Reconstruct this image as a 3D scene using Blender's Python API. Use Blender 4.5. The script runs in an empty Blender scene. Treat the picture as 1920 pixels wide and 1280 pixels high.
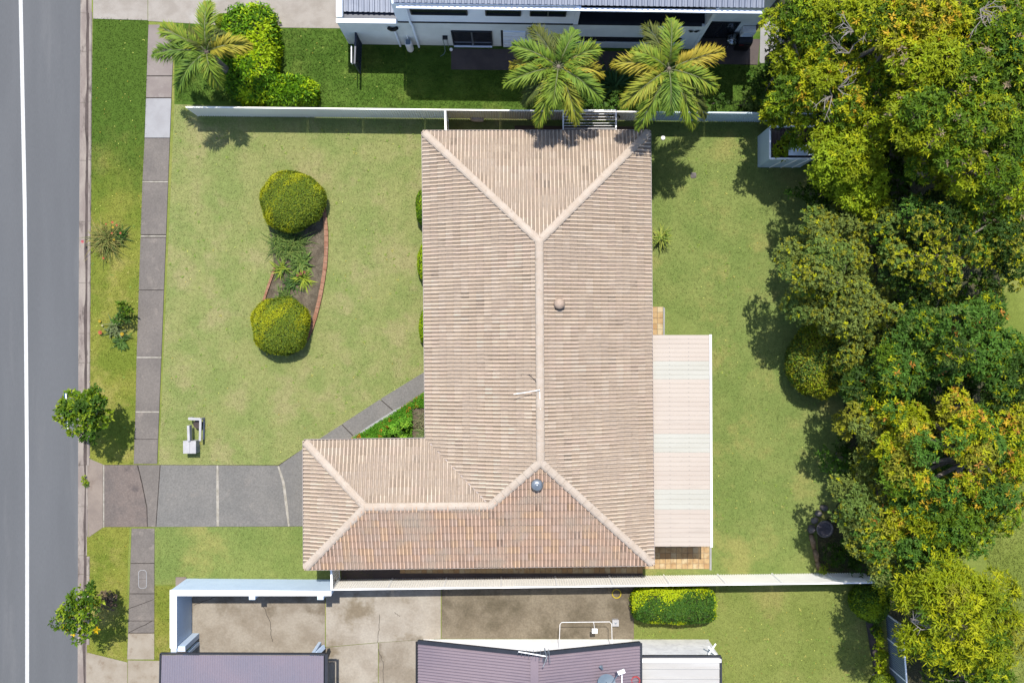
import bpy, bmesh, math, random
import numpy as np
from mathutils import Vector, Matrix

# ------------------------------------------------------------------ camera, world, sun
SC = bpy.context.scene
H = 40.0                      # camera height above the lawn (m)
S = 43.0 / 1920.0             # metres per photo pixel on the ground
cam_d = bpy.data.cameras.new("camera")
cam = bpy.data.objects.new("camera", cam_d)
SC.collection.objects.link(cam)
cam.location = (0, 0, H)
cam.rotation_euler = (0, 0, 0)
cam_d.sensor_width = 36.0
cam_d.lens = 36.0 * H / 43.0
cam_d.clip_end = 2000
SC.camera = cam

SUN_EL = math.radians(66.5)
world = bpy.data.worlds.new("World")
SC.world = world
world.use_nodes = True
wn = world.node_tree
sky = wn.nodes.new("ShaderNodeTexSky")
sky.sky_type = 'NISHITA'
sky.sun_disc = False
sky.sun_elevation = SUN_EL
sky.sun_rotation = 0.0        # sun stands to the north (+Y)
bg = wn.nodes.get("Background") or wn.nodes.new("ShaderNodeBackground")
wn.links.new(sky.outputs[0], bg.inputs[0])
bg.inputs[1].default_value = 0.145
sun_d = bpy.data.lights.new("sun", 'SUN')
sun_d.energy = 4.0
sun_d.angle = math.radians(0.5)
sun_d.color = (1.0, 0.955, 0.88)
sun = bpy.data.objects.new("sun", sun_d)
SC.collection.objects.link(sun)
sun.rotation_euler = (-(math.pi / 2 - SUN_EL), 0, math.radians(0.0))
sun.location = (0, 20, 60)
SC.view_settings.view_transform = 'Standard'
SC.view_settings.look = 'None'
SC.view_settings.gamma = 1.0
SC.view_settings.exposure = 1.0
SC.view_settings.use_curve_mapping = False

random.seed(11)
RNG = np.random.default_rng(5)
COL = SC.collection
GAIN = 2.75                   # sunlit pixel brightness for an albedo of one

# ------------------------------------------------------------------ helpers
def lin(v):
    v = v / 255.0
    return v / 12.92 if v <= 0.04045 else ((v + 0.055) / 1.055) ** 2.4
def A(r, g, b, k=1.0):
    """albedo of a surface that looks (r,g,b) in full sun"""
    return tuple(min(0.85, lin(c) / GAIN * k) for c in (r, g, b))
LEAFK = 1.9
def AL(r, g, b):
    """leaf colour: leaves are tilted and partly shade each other"""
    c = A(r, g, b * .8, LEAFK)
    return (c[0] * .95, c[1], c[2])
def P(px, py, z=0.0):
    """photo pixel -> world point at height z"""
    k = S * (H - z) / H
    return Vector(((px - 960) * k, (640 - py) * k, z))
def G(px, py, z=0.0):
    """plan position given in ground pixels, raised to z"""
    return Vector(((px - 960) * S, (640 - py) * S, z))

class MB:
    def __init__(self):
        self.v = []; self.f = []
    def add(self, vs, fs):
        o = len(self.v)
        self.v += [tuple(x) for x in vs]
        self.f += [tuple(i + o for i in f) for f in fs]
        return self
    def box(self, x0, x1, y0, y1, z0, z1):
        return self.prism([(x0, y0), (x1, y0), (x1, y1), (x0, y1)], z0, z1)
    def prism(self, poly, z0, z1):
        poly = [(p[0], p[1]) for p in poly]
        a = sum(poly[i][0] * poly[(i + 1) % len(poly)][1] - poly[(i + 1) % len(poly)][0] * poly[i][1] for i in range(len(poly)))
        if a < 0: poly = poly[::-1]
        n = len(poly)
        vs = [(x, y, z0) for x, y in poly] + [(x, y, z1) for x, y in poly]
        fs = [tuple(range(n, 2 * n)), tuple(range(n - 1, -1, -1))]
        fs += [(i, (i + 1) % n, n + (i + 1) % n, n + i) for i in range(n)]
        return self.add(vs, fs)
    def obox(self, c, ax, ay, az):
        c = Vector(c); ax = Vector(ax); ay = Vector(ay); az = Vector(az)
        vs = [c + sx * ax + sy * ay + sz * az for sz in (-1, 1) for sy in (-1, 1) for sx in (-1, 1)]
        return self.add(vs, [(0, 2, 3, 1), (4, 5, 7, 6), (0, 1, 5, 4), (2, 6, 7, 3), (0, 4, 6, 2), (1, 3, 7, 5)])
    def bar(self, a, b, w, h, up=(0, 0, 1)):
        a = Vector(a); b = Vector(b); d = b - a
        L = d.length
        if L < 1e-6: return self
        d /= L; up = Vector(up)
        s = d.cross(up)
        if s.length < 1e-4: s = d.cross(Vector((0, 1, 0)))
        s.normalize(); u = s.cross(d)
        return self.obox((a + b) / 2, d * L / 2, s * w / 2, u * h / 2)
    def tube(self, pts, rads, n=8, cap=True):
        pts = [Vector(p) for p in pts]
        if not isinstance(rads, (list, tuple)): rads = [rads] * len(pts)
        vs = []; fs = []
        for i, p in enumerate(pts):
            d = (pts[min(i + 1, len(pts) - 1)] - pts[max(i - 1, 0)])
            d.normalize()
            s = d.cross(Vector((0, 0, 1)))
            if s.length < 0.05: s = d.cross(Vector((0, 1, 0)))
            s.normalize(); u = s.cross(d)
            for k in range(n):
                a = 2 * math.pi * k / n
                vs.append(p + (s * math.cos(a) + u * math.sin(a)) * rads[i])
        for i in range(len(pts) - 1):
            for k in range(n):
                fs.append((i * n + k, i * n + (k + 1) % n, (i + 1) * n + (k + 1) % n, (i + 1) * n + k))
        if cap:
            fs.append(tuple(range(n - 1, -1, -1)))
            fs.append(tuple((len(pts) - 1) * n + k for k in range(n)))
        return self.add(vs, fs)
    def lathe(self, c, prof, n=20):
        c = Vector(c); vs = []; fs = []
        for r, z in prof:
            for k in range(n):
                a = 2 * math.pi * k / n
                vs.append((c.x + r * math.cos(a), c.y + r * math.sin(a), c.z + z))
        for i in range(len(prof) - 1):
            for k in range(n):
                fs.append((i * n + k, i * n + (k + 1) % n, (i + 1) * n + (k + 1) % n, (i + 1) * n + k))
        fs.append(tuple((len(prof) - 1) * n + k for k in range(n)))
        fs.append(tuple(range(n - 1, -1, -1)))
        return self.add(vs, fs)
    def sheet(self, poly, z):
        poly = [(p[0], p[1]) for p in poly]
        a = sum(poly[i][0] * poly[(i + 1) % len(poly)][1] - poly[(i + 1) % len(poly)][0] * poly[i][1] for i in range(len(poly)))
        if a < 0: poly = poly[::-1]
        return self.add([(x, y, z) for x, y in poly], [tuple(range(len(poly)))])
    def strip(self, pts, w, z):
        """flat polyline strip (crack, joint, line)"""
        pts = [Vector((p[0], p[1], z)) for p in pts]
        ww = w if isinstance(w, (list, tuple)) else [w] * len(pts)
        vs = []
        for i, p in enumerate(pts):
            d = pts[min(i + 1, len(pts) - 1)] - pts[max(i - 1, 0)]
            d.normalize(); s = Vector((-d.y, d.x, 0))
            vs += [p - s * ww[i] / 2, p + s * ww[i] / 2]
        return self.add(vs, [(2 * i, 2 * i + 2, 2 * i + 3, 2 * i + 1) for i in range(len(pts) - 1)])
    def corr(self, a, b, c, d, prof, pitch, nseg=1):
        """ribbed sheet on the quad a-b (across the ribs), d-c the far end; prof = [(frac, height)]"""
        a, b, c, d = [Vector(q) for q in (a, b, c, d)]
        n = (b - a).cross(d - a).normalized()
        if n.z < 0 and abs(n.z) > 0.2: n = -n
        W = (b - a).length
        k = max(1, round(W / pitch))
        us = []
        for i in range(k):
            for fr, h in prof: us.append(((i + fr) / k, h))
        us.append((1.0, prof[0][1]))
        o = len(self.v)
        for u, h in us:
            for j in range(nseg + 1):
                t = j / nseg
                lo = a.lerp(b, u); hi = d.lerp(c, u)
                self.v.append(tuple(lo.lerp(hi, t) + n * h))
        m = nseg + 1
        for i in range(len(us) - 1):
            for j in range(nseg):
                self.f.append((o + i * m + j, o + (i + 1) * m + j, o + (i + 1) * m + j + 1, o + i * m + j + 1))
        return self
    def mesh(self, name, mat, smooth=False):
        me = bpy.data.meshes.new(name)
        me.from_pydata(self.v, [], self.f)
        me.materials.append(mat)
        if smooth:
            me.polygons.foreach_set("use_smooth", [True] * len(me.polygons))
        me.update()
        return me

def link(name, me, parent=None, loc=(0, 0, 0), rz=0.0):
    o = bpy.data.objects.new(name, me)
    COL.objects.link(o)
    o.location = loc; o.rotation_euler = (0, 0, rz)
    if parent is not None:
        o.parent = parent
        o.matrix_parent_inverse = parent.matrix_world.inverted() if parent.parent is None else Matrix()
    return o
def tag(o, label, cat, group=None, kind=None):
    if label: o["label"] = label
    if cat: o["category"] = cat
    if group: o["group"] = group
    if kind: o["kind"] = kind
    return o
def thing(name, label, cat, loc, group=None):
    o = bpy.data.objects.new(name, None)
    COL.objects.link(o)
    o.empty_display_size = 0.3
    o.location = loc
    bpy.context.view_layer.update()
    return tag(o, label, cat, group)
def part(name, mb, mat, parent, smooth=False):
    """mesh given in world coordinates, hung under its thing (or part)"""
    return put(name, mb.mesh(name, mat, smooth), parent)
def put(name, me, parent):
    o = bpy.data.objects.new(name, me)
    COL.objects.link(o)
    o.parent = parent
    off = parent.location if parent.parent is None else Vector((0, 0, 0))
    o.location = -Vector(off) if parent.parent is None else (0, 0, 0)
    return o
def single(name, mb, mat, label, cat, group=None, smooth=False, base=None):
    """a thing that is one mesh, origin at its base"""
    vs = np.array(mb.v)
    if base is None:
        base = Vector(((vs[:, 0].min() + vs[:, 0].max()) / 2, (vs[:, 1].min() + vs[:, 1].max()) / 2, vs[:, 2].min()))
    mb.v = [tuple(Vector(v) - base) for v in mb.v]
    o = bpy.data.objects.new(name, mb.mesh(name, mat, smooth))
    COL.objects.link(o); o.location = base
    return tag(o, label, cat, group)
def struct(name, mb, mat, smooth=False):
    o = bpy.data.objects.new(name, mb.mesh(name, mat, smooth))
    COL.objects.link(o); o["kind"] = "structure"
    return o

# ------------------------------------------------------------------ materials
def mat(name, c1, c2=None, c3=None, s1=1.0, s2=0.35, fine=14.0, famt=0.18, bump=0.25, rough=0.9,
        attr=None, trans=0.0, metal=0.0, stretch=None, lo3=0.55, hi3=0.75, spec=0.3, bdist=0.02, grad=None, mid=0):
    m = bpy.data.materials.new(name)
    m.use_nodes = True
    nt = m.node_tree; N = nt.nodes; L = nt.links
    bs = N["Principled BSDF"]; out = N["Material Output"]
    bs.inputs["Roughness"].default_value = rough
    bs.inputs["Metallic"].default_value = metal
    bs.inputs["Specular IOR Level"].default_value = spec
    geo = N.new("ShaderNodeNewGeometry")
    pos = geo.outputs["Position"]
    if stretch:
        vm = N.new("ShaderNodeVectorMath"); vm.operation = 'MULTIPLY'
        vm.inputs[1].default_value = stretch
        L.new(pos, vm.inputs[0]); pos = vm.outputs[0]
    def noise(sc, det=3.0, ro=0.6):
        n = N.new("ShaderNodeTexNoise"); n.inputs["Scale"].default_value = sc
        n.inputs["Detail"].default_value = det; n.inputs["Roughness"].default_value = ro
        L.new(pos, n.inputs["Vector"]); return n.outputs["Fac"]
    def ramp(f, lo, hi):
        r = N.new("ShaderNodeMapRange"); r.inputs[1].default_value = lo; r.inputs[2].default_value = hi
        r.interpolation_type = 'SMOOTHSTEP'
        L.new(f, r.inputs[0]); return r.outputs[0]
    def mix(f, a, b, mode='MIX'):
        x = N.new("ShaderNodeMix"); x.data_type = 'RGBA'; x.blend_type = mode
        if isinstance(f, float): x.inputs[0].default_value = f
        else: L.new(f, x.inputs[0])
        for i, q in ((6, a), (7, b)):
            if isinstance(q, tuple): x.inputs[i].default_value = q + (1.0,) if len(q) == 3 else q
            else: L.new(q, x.inputs[i])
        return x.outputs[2]
    base = c1
    if attr:
        at = N.new("ShaderNodeAttribute"); at.attribute_name = attr
        base = at.outputs["Color"]
    if c2 and not attr:
        base = mix(ramp(noise(s1, 4.0), 0.36, 0.64), c1, c2)
    elif c2 and attr:
        base = mix(ramp(noise(s1, 4.0), 0.42, 0.72), base, c2)
    if c3:
        base = mix(ramp(noise(s2, 5.0, 0.65), lo3, hi3), base, c3)
    if grad:      # turf that changes along the street
        sx = N.new("ShaderNodeSeparateXYZ"); L.new(geo.outputs["Position"], sx.inputs[0])
        ad = N.new("ShaderNodeMath"); ad.operation = 'MULTIPLY_ADD'
        L.new(noise(1.1, 4.0), ad.inputs[0]); ad.inputs[1].default_value = 5.0; L.new(sx.outputs[1], ad.inputs[2])
        base = mix(ramp(ad.outputs[0], grad[0] + 2.5, grad[1] + 2.5), base, grad[2])
    fn = noise(fine, 3.0, 0.7)
    if famt > 0:
        mr = N.new("ShaderNodeMapRange")
        mr.inputs[1].default_value = 0.25; mr.inputs[2].default_value = 0.75
        mr.inputs[3].default_value = 1 - famt; mr.inputs[4].default_value = 1 + famt
        mr.clamp = True
        L.new(fn, mr.inputs[0])
        cc = N.new("ShaderNodeCombineColor")
        for i in range(3): L.new(mr.outputs[0], cc.inputs[i])
        base = mix(1.0, base, cc.outputs[0], 'MULTIPLY')
    if mid:
        mr = N.new("ShaderNodeMapRange")
        mr.inputs[1].default_value = 0.3; mr.inputs[2].default_value = 0.7
        mr.inputs[3].default_value = 1 - mid; mr.inputs[4].default_value = 1 + mid
        L.new(noise(5.5, 4.0, 0.7), mr.inputs[0])
        cc = N.new("ShaderNodeCombineColor")
        for i in range(3): L.new(mr.outputs[0], cc.inputs[i])
        base = mix(1.0, base, cc.outputs[0], 'MULTIPLY')
    if isinstance(base, tuple): bs.inputs["Base Color"].default_value = base + (1,)
    else: L.new(base, bs.inputs["Base Color"])
    if bump > 0:
        b = N.new("ShaderNodeBump"); b.inputs["Strength"].default_value = bump
        b.inputs["Distance"].default_value = bdist
        L.new(fn, b.inputs["Height"]); L.new(b.outputs[0], bs.inputs["Normal"])
    if trans > 0:
        tr = N.new("ShaderNodeBsdfTranslucent")
        if isinstance(base, tuple): tr.inputs[0].default_value = base + (1,)
        else: L.new(base, tr.inputs[0])
        ms = N.new("ShaderNodeMixShader"); ms.inputs[0].default_value = trans
        L.new(bs.outputs[0], ms.inputs[1]); L.new(tr.outputs[0], ms.inputs[2])
        L.new(ms.outputs[0], out.inputs[0])
    return m

M = {}
M['road'] = mat('asphalt', A(126, 128, 131), A(120, 122, 125), A(134, 135, 137), s1=0.5, s2=0.6, stretch=(1.6, .16, 1), fine=30, famt=0.10, bump=0.35, rough=0.92, bdist=0.006)
M['line'] = mat('road_paint', A(252, 252, 250), A(240, 240, 238), s1=6, fine=60, famt=0.05, bump=0.15, bdist=0.004, rough=0.7)
M['gutter'] = mat('gutter_concrete', A(196, 184, 172), A(170, 156, 148), A(126, 114, 108), s1=1.2, s2=2.2, fine=35, famt=0.12, stretch=(1.6, .5, 1), lo3=.52, hi3=.7)
M['silt'] = mat('gutter_silt', A(98, 87, 83), A(114, 101, 96), A(66, 56, 50), s1=1.5, s2=1.1, fine=30, famt=0.2)
M['path_dark'] = mat('footpath_grey', A(150, 141, 133), A(139, 131, 124), A(166, 155, 145), s1=0.8, s2=1.7, fine=16, famt=0.20, lo3=.56, hi3=.72)
M['path_light'] = mat('footpath_new', A(201, 200, 201), A(190, 188, 189), s1=1.2, fine=40, famt=0.05)
M['path_pink'] = mat('footpath_pinkish', A(176, 164, 156), A(165, 152, 146), A(190, 180, 172), s1=1.3, s2=2, fine=40, famt=0.08)
M['path_cream'] = mat('footpath_cream', A(200, 188, 170), A(186, 172, 152), A(170, 152, 132), s1=1.2, s2=2.4, fine=40, famt=0.09)
M['drive'] = mat('driveway_grey', A(153, 149, 143), A(144, 141, 136), A(165, 158, 150), s1=0.9, s2=1.5, fine=15, famt=0.24)
M['drive_mid'] = mat('driveway_stained', A(130, 120, 114), A(150, 135, 126), A(116, 106, 102), s1=0.9, s2=0.9, fine=15, famt=0.24)
M['joint'] = mat('joint_filler', A(214, 206, 192), A(190, 182, 166), A(120, 122, 94), s1=5, s2=3, fine=40, famt=0.2)
M['crack_and_line'] = mat('dark_joint', A(70, 62, 58), A(88, 80, 72), s1=4, famt=0.2)
M['agg'] = mat('exposed_aggregate', A(204, 195, 184), A(188, 178, 166), A(214, 208, 200), s1=1.5, s2=0.5, fine=60, famt=0.22, bump=0.4)
M['yard'] = mat('yard_concrete', A(196, 185, 168), A(174, 161, 143), A(146, 132, 112), s1=0.9, s2=0.6, fine=12, famt=0.14, lo3=.5, hi3=.7)
M['yard2'] = mat('yard_concrete_pale', A(210, 200, 184), A(192, 180, 163), A(160, 145, 122), s1=0.9, s2=0.5, fine=12, famt=0.13, lo3=.52, hi3=.68)
M['yard3'] = mat('yard_concrete_dirty', A(162, 149, 127), A(141, 128, 107), A(120, 109, 88), s1=0.9, s2=0.6, fine=12, famt=0.24, lo3=.45, hi3=.65)
M['slab_dark'] = mat('dark_paving', A(120, 108, 104), A(104, 94, 92), s1=1.2, fine=30, famt=0.12)
M['apron'] = mat('apron_concrete', A(178, 162, 148), A(160, 145, 134), A(146, 126, 112), s1=1, s2=1.4, fine=38, famt=0.12)

def lawn(name, c1, c2, c3, s1, s2, lo3=.5, hi3=.68, famt=.34, grad=None):
    return mat(name, c1, c2, c3, s1=s1, s2=s2, fine=24, famt=famt, bump=0.6, rough=0.95, bdist=0.03, lo3=lo3, hi3=hi3, spec=.1, grad=grad, mid=.13)
M['g_front'] = lawn('front_lawn_turf', A(175, 179, 112), A(157, 171, 99), A(186, 181, 124), .7, .5, lo3=.48, hi3=.66)
M['g_back'] = lawn('back_lawn_turf', A(157, 171, 95), A(142, 162, 86), A(178, 178, 104), .6, .4)
M['g_verge_n'] = lawn('verge_turf_lush', A(92, 124, 44), A(78, 110, 36), A(116, 134, 56), .8, .5)
M['g_verge'] = lawn('verge_turf', A(160, 164, 72), A(136, 152, 58), A(184, 176, 96), .7, .5, grad=(4.5, 9.5, A(96, 126, 46)))
M['g_north'] = lawn('lush_turf', A(106, 138, 54), A(90, 124, 44), A(128, 152, 66), 1.2, .7)
M['g_south'] = lawn('south_turf', A(160, 170, 90), A(146, 160, 80), A(178, 174, 102), .5, .35)
M['g_east'] = lawn('reserve_turf', A(158, 170, 84), A(140, 156, 70), A(176, 176, 96), .4, .3)
M['soil'] = mat('mulch', A(140, 127, 106), A(112, 100, 82), A(160, 148, 122), s1=2.5, s2=3.5, fine=25, famt=0.4, bump=0.8, bdist=.05)
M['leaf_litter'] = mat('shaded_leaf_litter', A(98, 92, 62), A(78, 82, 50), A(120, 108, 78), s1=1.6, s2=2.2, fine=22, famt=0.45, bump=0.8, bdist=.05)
M['brick_edge'] = mat('terracotta_edging', A(196, 148, 118), A(178, 124, 96), A(206, 170, 142), s1=5, s2=6, fine=40, famt=0.15)
M['tile'] = mat('roof_tile', (0, 0, 0), A(215, 194, 173), A(174, 156, 140), s1=.8, s2=2.6, fine=12, famt=0.10, bump=0.1, attr='tint', lo3=.62, hi3=.82, rough=.88, bdist=.01)
M['cap'] = mat('ridge_cap_tile', A(240, 222, 203), A(231, 211, 190), A(210, 189, 169), s1=3, s2=5, fine=25, famt=0.08, bump=.1)
M['deck'] = mat('roof_batten_deck', A(90, 74, 64), A(70, 58, 50))
M['gutter_white'] = mat('painted_gutter', A(226, 212, 204), A(212, 196, 188), s1=3, famt=0.05, bump=0, rough=.55)
M['brickwall'] = mat('house_brick', A(190, 160, 132), A(170, 138, 112), s1=6, fine=20, famt=.15)
M['sheet_pink'] = mat('painted_roof_sheet', A(237, 222, 206), A(231, 215, 199), A(216, 202, 187), s1=.5, s2=.9, fine=10, famt=0.03, stretch=(.35, 3.0, 1), lo3=.55, hi3=.8, bump=0, rough=.55)
M['sheet_green'] = mat('translucent_sheet', A(233, 230, 216), A(227, 223, 208), A(211, 207, 192), s1=.6, s2=.9, stretch=(.35, 3.0, 1), lo3=.55, hi3=.8, fine=10, famt=0.03, bump=0, rough=.5)
M['paver'] = mat('clay_paver', (0, 0, 0), A(206, 166, 116), A(222, 190, 140), s1=3.5, s2=5, fine=30, famt=.10, attr='tint', lo3=.6, hi3=.8)
M['cream_metal'] = mat('cream_fence_steel', (.76, .73, .66), (.70, .67, .60), s1=.6, fine=8, famt=.03, bump=0, rough=.6)
M['pale_metal'] = mat('pale_fence_steel', (.82, .80, .76), (.77, .75, .71), s1=.6, fine=8, famt=.03, bump=0, rough=.6)
M['grey_metal'] = mat('blue_grey_fence_steel', (.42, .50, .54), (.38, .46, .50), s1=.8, fine=8, famt=.03, bump=0, rough=.55)
M['slate_metal'] = mat('slate_fence_steel', (.17, .20, .225), (.15, .18, .205), s1=.8, fine=8, famt=.03, bump=0, rough=.5)
M['white'] = mat('white_paint', (.82, .81, .80), (.76, .75, .74), s1=2, fine=20, famt=.03, bump=0, rough=.5)
M['offwhite'] = mat('weathered_white', (.66, .65, .64), (.56, .55, .55), (.44, .43, .43), s1=3, s2=5, fine=20, famt=.06, bump=0, rough=.6)
M['render_blue'] = mat('pale_blue_render', (.40, .48, .575), (.375, .455, .55), s1=1.2, fine=30, famt=.04, bump=.1, rough=.8, bdist=.006)
M['render_grey'] = mat('grey_render', (.56, .59, .59), (.50, .53, .53), (.44, .47, .47), s1=1.1, s2=.6, fine=30, famt=.05, bump=.1, rough=.85, bdist=.006)
M['clad_grey'] = mat('pale_cladding', (.66, .71, .79), (.62, .67, .76), s1=.8, fine=20, famt=.03, bump=0, rough=.6)
M['zinc'] = mat('zinc_roof', A(150, 160, 182), A(138, 149, 172), A(164, 173, 194), s1=.8, s2=1.2, fine=9, famt=.05, bump=0, rough=.5, metal=.1, spec=.35)
M['mauve'] = mat('mauve_roof', A(164, 157, 172), A(172, 160, 173), A(152, 146, 162), s1=.5, s2=.4, fine=10, famt=.04, bump=0, rough=.5)
M['mauve2'] = mat('faded_purple_roof', A(168, 150, 159), A(156, 140, 151), A(180, 163, 170), s1=.5, s2=.7, fine=10, famt=.05, bump=0, rough=.5, stretch=(.4, 1.4, 1))
M['white_roof'] = mat('white_roof_sheet', A(244, 242, 238), A(228, 224, 218), A(206, 200, 192), s1=.8, s2=.9, fine=10, famt=.03, bump=0, rough=.6, stretch=(.25, 1.6, 1), lo3=.58, hi3=.75)
M['charcoal'] = mat('charcoal_trim', A(62, 66, 76), A(54, 58, 68), s1=2, famt=.06, bump=0, rough=.5)
M['black'] = mat('black_plastic', A(34, 34, 38), A(28, 28, 32), famt=.05, bump=0, rough=.5)
M['navy'] = mat('dark_slate_paint', A(64, 76, 100), A(56, 66, 90), s1=2, famt=.05, bump=0, rough=.45)
M['glass'] = mat('dark_window_glass', A(52, 58, 66), A(44, 50, 58), s1=1.5, famt=.04, bump=0, rough=.08, spec=.6)
M['steel'] = mat('galvanised_steel', A(196, 204, 212), A(176, 184, 192), s1=6, famt=.06, bump=0, rough=.35, metal=.6, spec=.5)
M['chrome'] = mat('polished_steel', A(210, 214, 218), A(190, 196, 202), s1=6, famt=.04, bump=0, rough=.15, metal=.9)
M['dish'] = mat('dish_grey', A(140, 158, 174), A(132, 150, 166), s1=3, famt=.04, bump=0, rough=.5)
M['vent_cream'] = mat('vent_cream', A(226, 200, 178), A(208, 182, 160), s1=8, famt=.08, bump=0, rough=.6)
M['yellow'] = mat('yellow_hose', A(240, 214, 50), famt=.05, bump=0, rough=.5)
M['red'] = mat('red_hose', A(214, 90, 90), famt=.05, bump=0, rough=.5)
M['redpaint'] = mat('red_enamel', A(140, 40, 44), famt=.05, bump=0, rough=.3)
M['hose_green'] = mat('pale_hose', A(150, 176, 170), famt=.05, bump=0, rough=.5)
M['blue'] = mat('blue_sign_face', A(70, 110, 170), famt=.04, bump=0, rough=.4)
M['bark'] = mat('grey_bark', A(160, 148, 134), A(126, 114, 102), A(184, 176, 164), s1=4, s2=7, fine=30, famt=.2, bump=.5)
M['twig'] = mat('bare_twig', A(196, 188, 180), A(170, 160, 154), s1=5, fine=30, famt=.15, bump=0)
M['rock'] = mat('dark_rock', A(150, 142, 138), A(122, 115, 112), A(166, 158, 150), s1=3, s2=5, fine=20, famt=.25, bump=.6, bdist=.04)
M['sandstone'] = mat('sandstone', A(196, 174, 146), A(170, 146, 118), s1=4, fine=20, famt=.18, bump=.5, bdist=.03)
M['log'] = mat('weathered_timber', A(186, 160, 128), A(150, 124, 96), A(110, 92, 72), s1=5, s2=6, fine=25, famt=.25, bump=.6, bdist=.03)
M['sleeper'] = mat('dark_sleeper', A(104, 92, 88), A(84, 74, 72), s1=3, fine=20, famt=.2, bump=.4)
M['stand_white'] = mat('chalky_white_paint', A(230, 228, 228), A(214, 212, 214), A(196, 194, 198), s1=5, s2=7, fine=20, famt=.06, bump=0, rough=.7)
M['pale_log'] = mat('bleached_log', (.50, .42, .35), (.40, .33, .27), s1=5, fine=25, famt=.2, bump=.4, bdist=.02)
M['rust_roof'] = mat('rusty_roof', A(112, 92, 88), A(92, 78, 76), A(168, 128, 116), s1=1.5, s2=1.3, fine=20, famt=.15, bump=0, lo3=.6, hi3=.72)
M['water'] = mat('pond_water', A(124, 116, 122), A(100, 94, 100), s1=6, famt=.15, bump=0, rough=.2, spec=.6)
M['leaf'] = mat('foliage', (0, 0, 0), fine=9, famt=.10, bump=0, rough=.62, attr='tint', trans=.22, spec=.16)
M['leaf_matt'] = mat('foliage_matt', (0, 0, 0), fine=9, famt=.10, bump=0, rough=.8, attr='tint', trans=.2, spec=.08)
M['inner'] = mat('inner_twigs', A(84, 98, 36), A(64, 76, 32), s1=6, fine=14, famt=.35, bump=.6)
M['timber'] = mat('brown_timber', A(140, 116, 98), A(120, 98, 82), s1=3, fine=20, famt=.15, stretch=(.3, 3, 1))
M['pit'] = mat('pit_lid_concrete', A(158, 150, 144), A(144, 136, 130), s1=4, fine=40, famt=.1)

# ------------------------------------------------------------------ ground, road, kerb
def gp(pts, z=None):
    return [G(x, y)[:2] for x, y in pts]
E0 = 6000       # px far away

struct('ground', MB().sheet([(-400, -400), (400, -400), (400, 400), (-400, 400)], -0.16), M['g_east'])
# the street (the lawn side kerb runs down x ~ 145..172 px)
def kx(y):      # road / gutter edge
    return 149 - 4.0 * min(1, max(-1, y / 640)) if y < 640 else 145 - 1.5 * (y - 640) / 640
ys = list(range(-900, 2300, 80))
road = MB()
road.sheet([G(-420, -900)[:2]] + [G(kx(y) + 0.5, y)[:2] for y in ys] + [G(-420, 2300)[:2]], -0.10)
road_o = struct('road', road, M['road'])
def lx(y):
    if y < 400: return 36.5 + 8.0 * (y / 400.0)
    return 44.5 + 4.2 * min(1.0, (y - 400) / 500.0)
struct('lane_line', MB().strip([G(lx(y), y)[:2] for y in ys], 7.2 * S, -0.096), M['line'])
# base lawn plateau, east of the kerb
struct('reserve_lawn', MB().sheet([G(172, -900)[:2]] + [G(172 - 0.007 * max(0, y), y)[:2] for y in (0, 640, 1280, 2300)] + [G(E0, 2300)[:2], G(E0, -900)[:2]], 0.0), M['g_east'])

# kerb and gutter, cast in lengths
kerb = MB()
struct_kerb = bpy.data.objects.new('kerb', None); COL.objects.link(struct_kerb); struct_kerb['kind'] = 'structure'
kb = [-340, -240, -120, -60, 23, 95, 192, 300, 415, 530, 625, 680, 785, 872, 950, 1042, 1077, 1160, 1208, 1300, 1400, 1500, 1620]
def kerb_piece(y0, y1):
    m = MB()
    drop = 860 < (y0 + y1) / 2 < 1010 or (y0 + y1) / 2 > 1225 or (y0 + y1) / 2 < 15
    top = -0.015 if drop else 0.035
    prof = [(0, -0.098), (4, -0.112), (12.0, -0.128), (13.5, -0.126), (17.0, -0.128 if not drop else -.10), (19.0, top), (23.5, top + .004), (25.0, -0.02)]
    vs = []
    for y in (y0 + .25, y1 - .25):
        for dx, z in prof: vs.append(G(kx(y) + dx, y, z))
    n = len(prof)
    m.add(vs, [(i, n + i, n + i + 1, i + 1) for i in range(n - 1)])
    return m
for a, b in zip(kb[:-1], kb[1:]):
    part('kerb_segment', kerb_piece(a, b), M['gutter'], struct_kerb)
sil = MB()
pts = [(kx(y) + 14.2 + 0.9 * math.sin(y * .05), y) for y in range(-340, 1640, 20)]
wd = [(6.6 + 1.6 * math.sin(y * .031 + 1) + 1.0 * math.sin(y * .11)) * S for y in range(-340, 1640, 20)]
part('silt', sil.strip([G(*p)[:2] for p in pts], wd, -0.118), M['silt'], struct_kerb)

# lawn areas, each its own turf
def area(name, pts, z, m):
    return struct(name, MB().sheet(gp(pts), z), M[m])
VERGE_N = [(175, 34), (279, 38), (274, 262), (271, 330), (168, 330)]
VERGE = [(168, 330), (271, 330), (264, 545), (255, 771), (249, 871), (194, 871), (164, 855), (165, 640)]
VERGE_S = [(194, 987), (243, 987), (240, 1055), (238, 1240), (163, 1222), (163, 1006)]
FRONT = [(327, 196), (1000, 214), (1000, 900), (560, 850), (520, 872), (298, 871)]
FRONT_S = [(290, 987), (700, 985), (700, 1095), (288, 1095)]
BACK = [(1000, 222), (1640, 226), (1690, 1085), (700, 1095), (700, 985), (1000, 900)]
NORTH = [(327, 40), (500, 40), (700, 52), (1460, 60), (1460, 218), (327, 196)]
SOUTH = [(1100, 1100), (1900, 1100), (1900, 1500), (1100, 1500)]
SOUTH_V = [(288, 1098), (334, 1098), (334, 1300), (288, 1238)]
area('verge_lawn', [(175, 34), (279, 38), (274, 262), (271, 330)] + VERGE[2:] + [(168, 330)], .004, 'g_verge')
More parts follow.
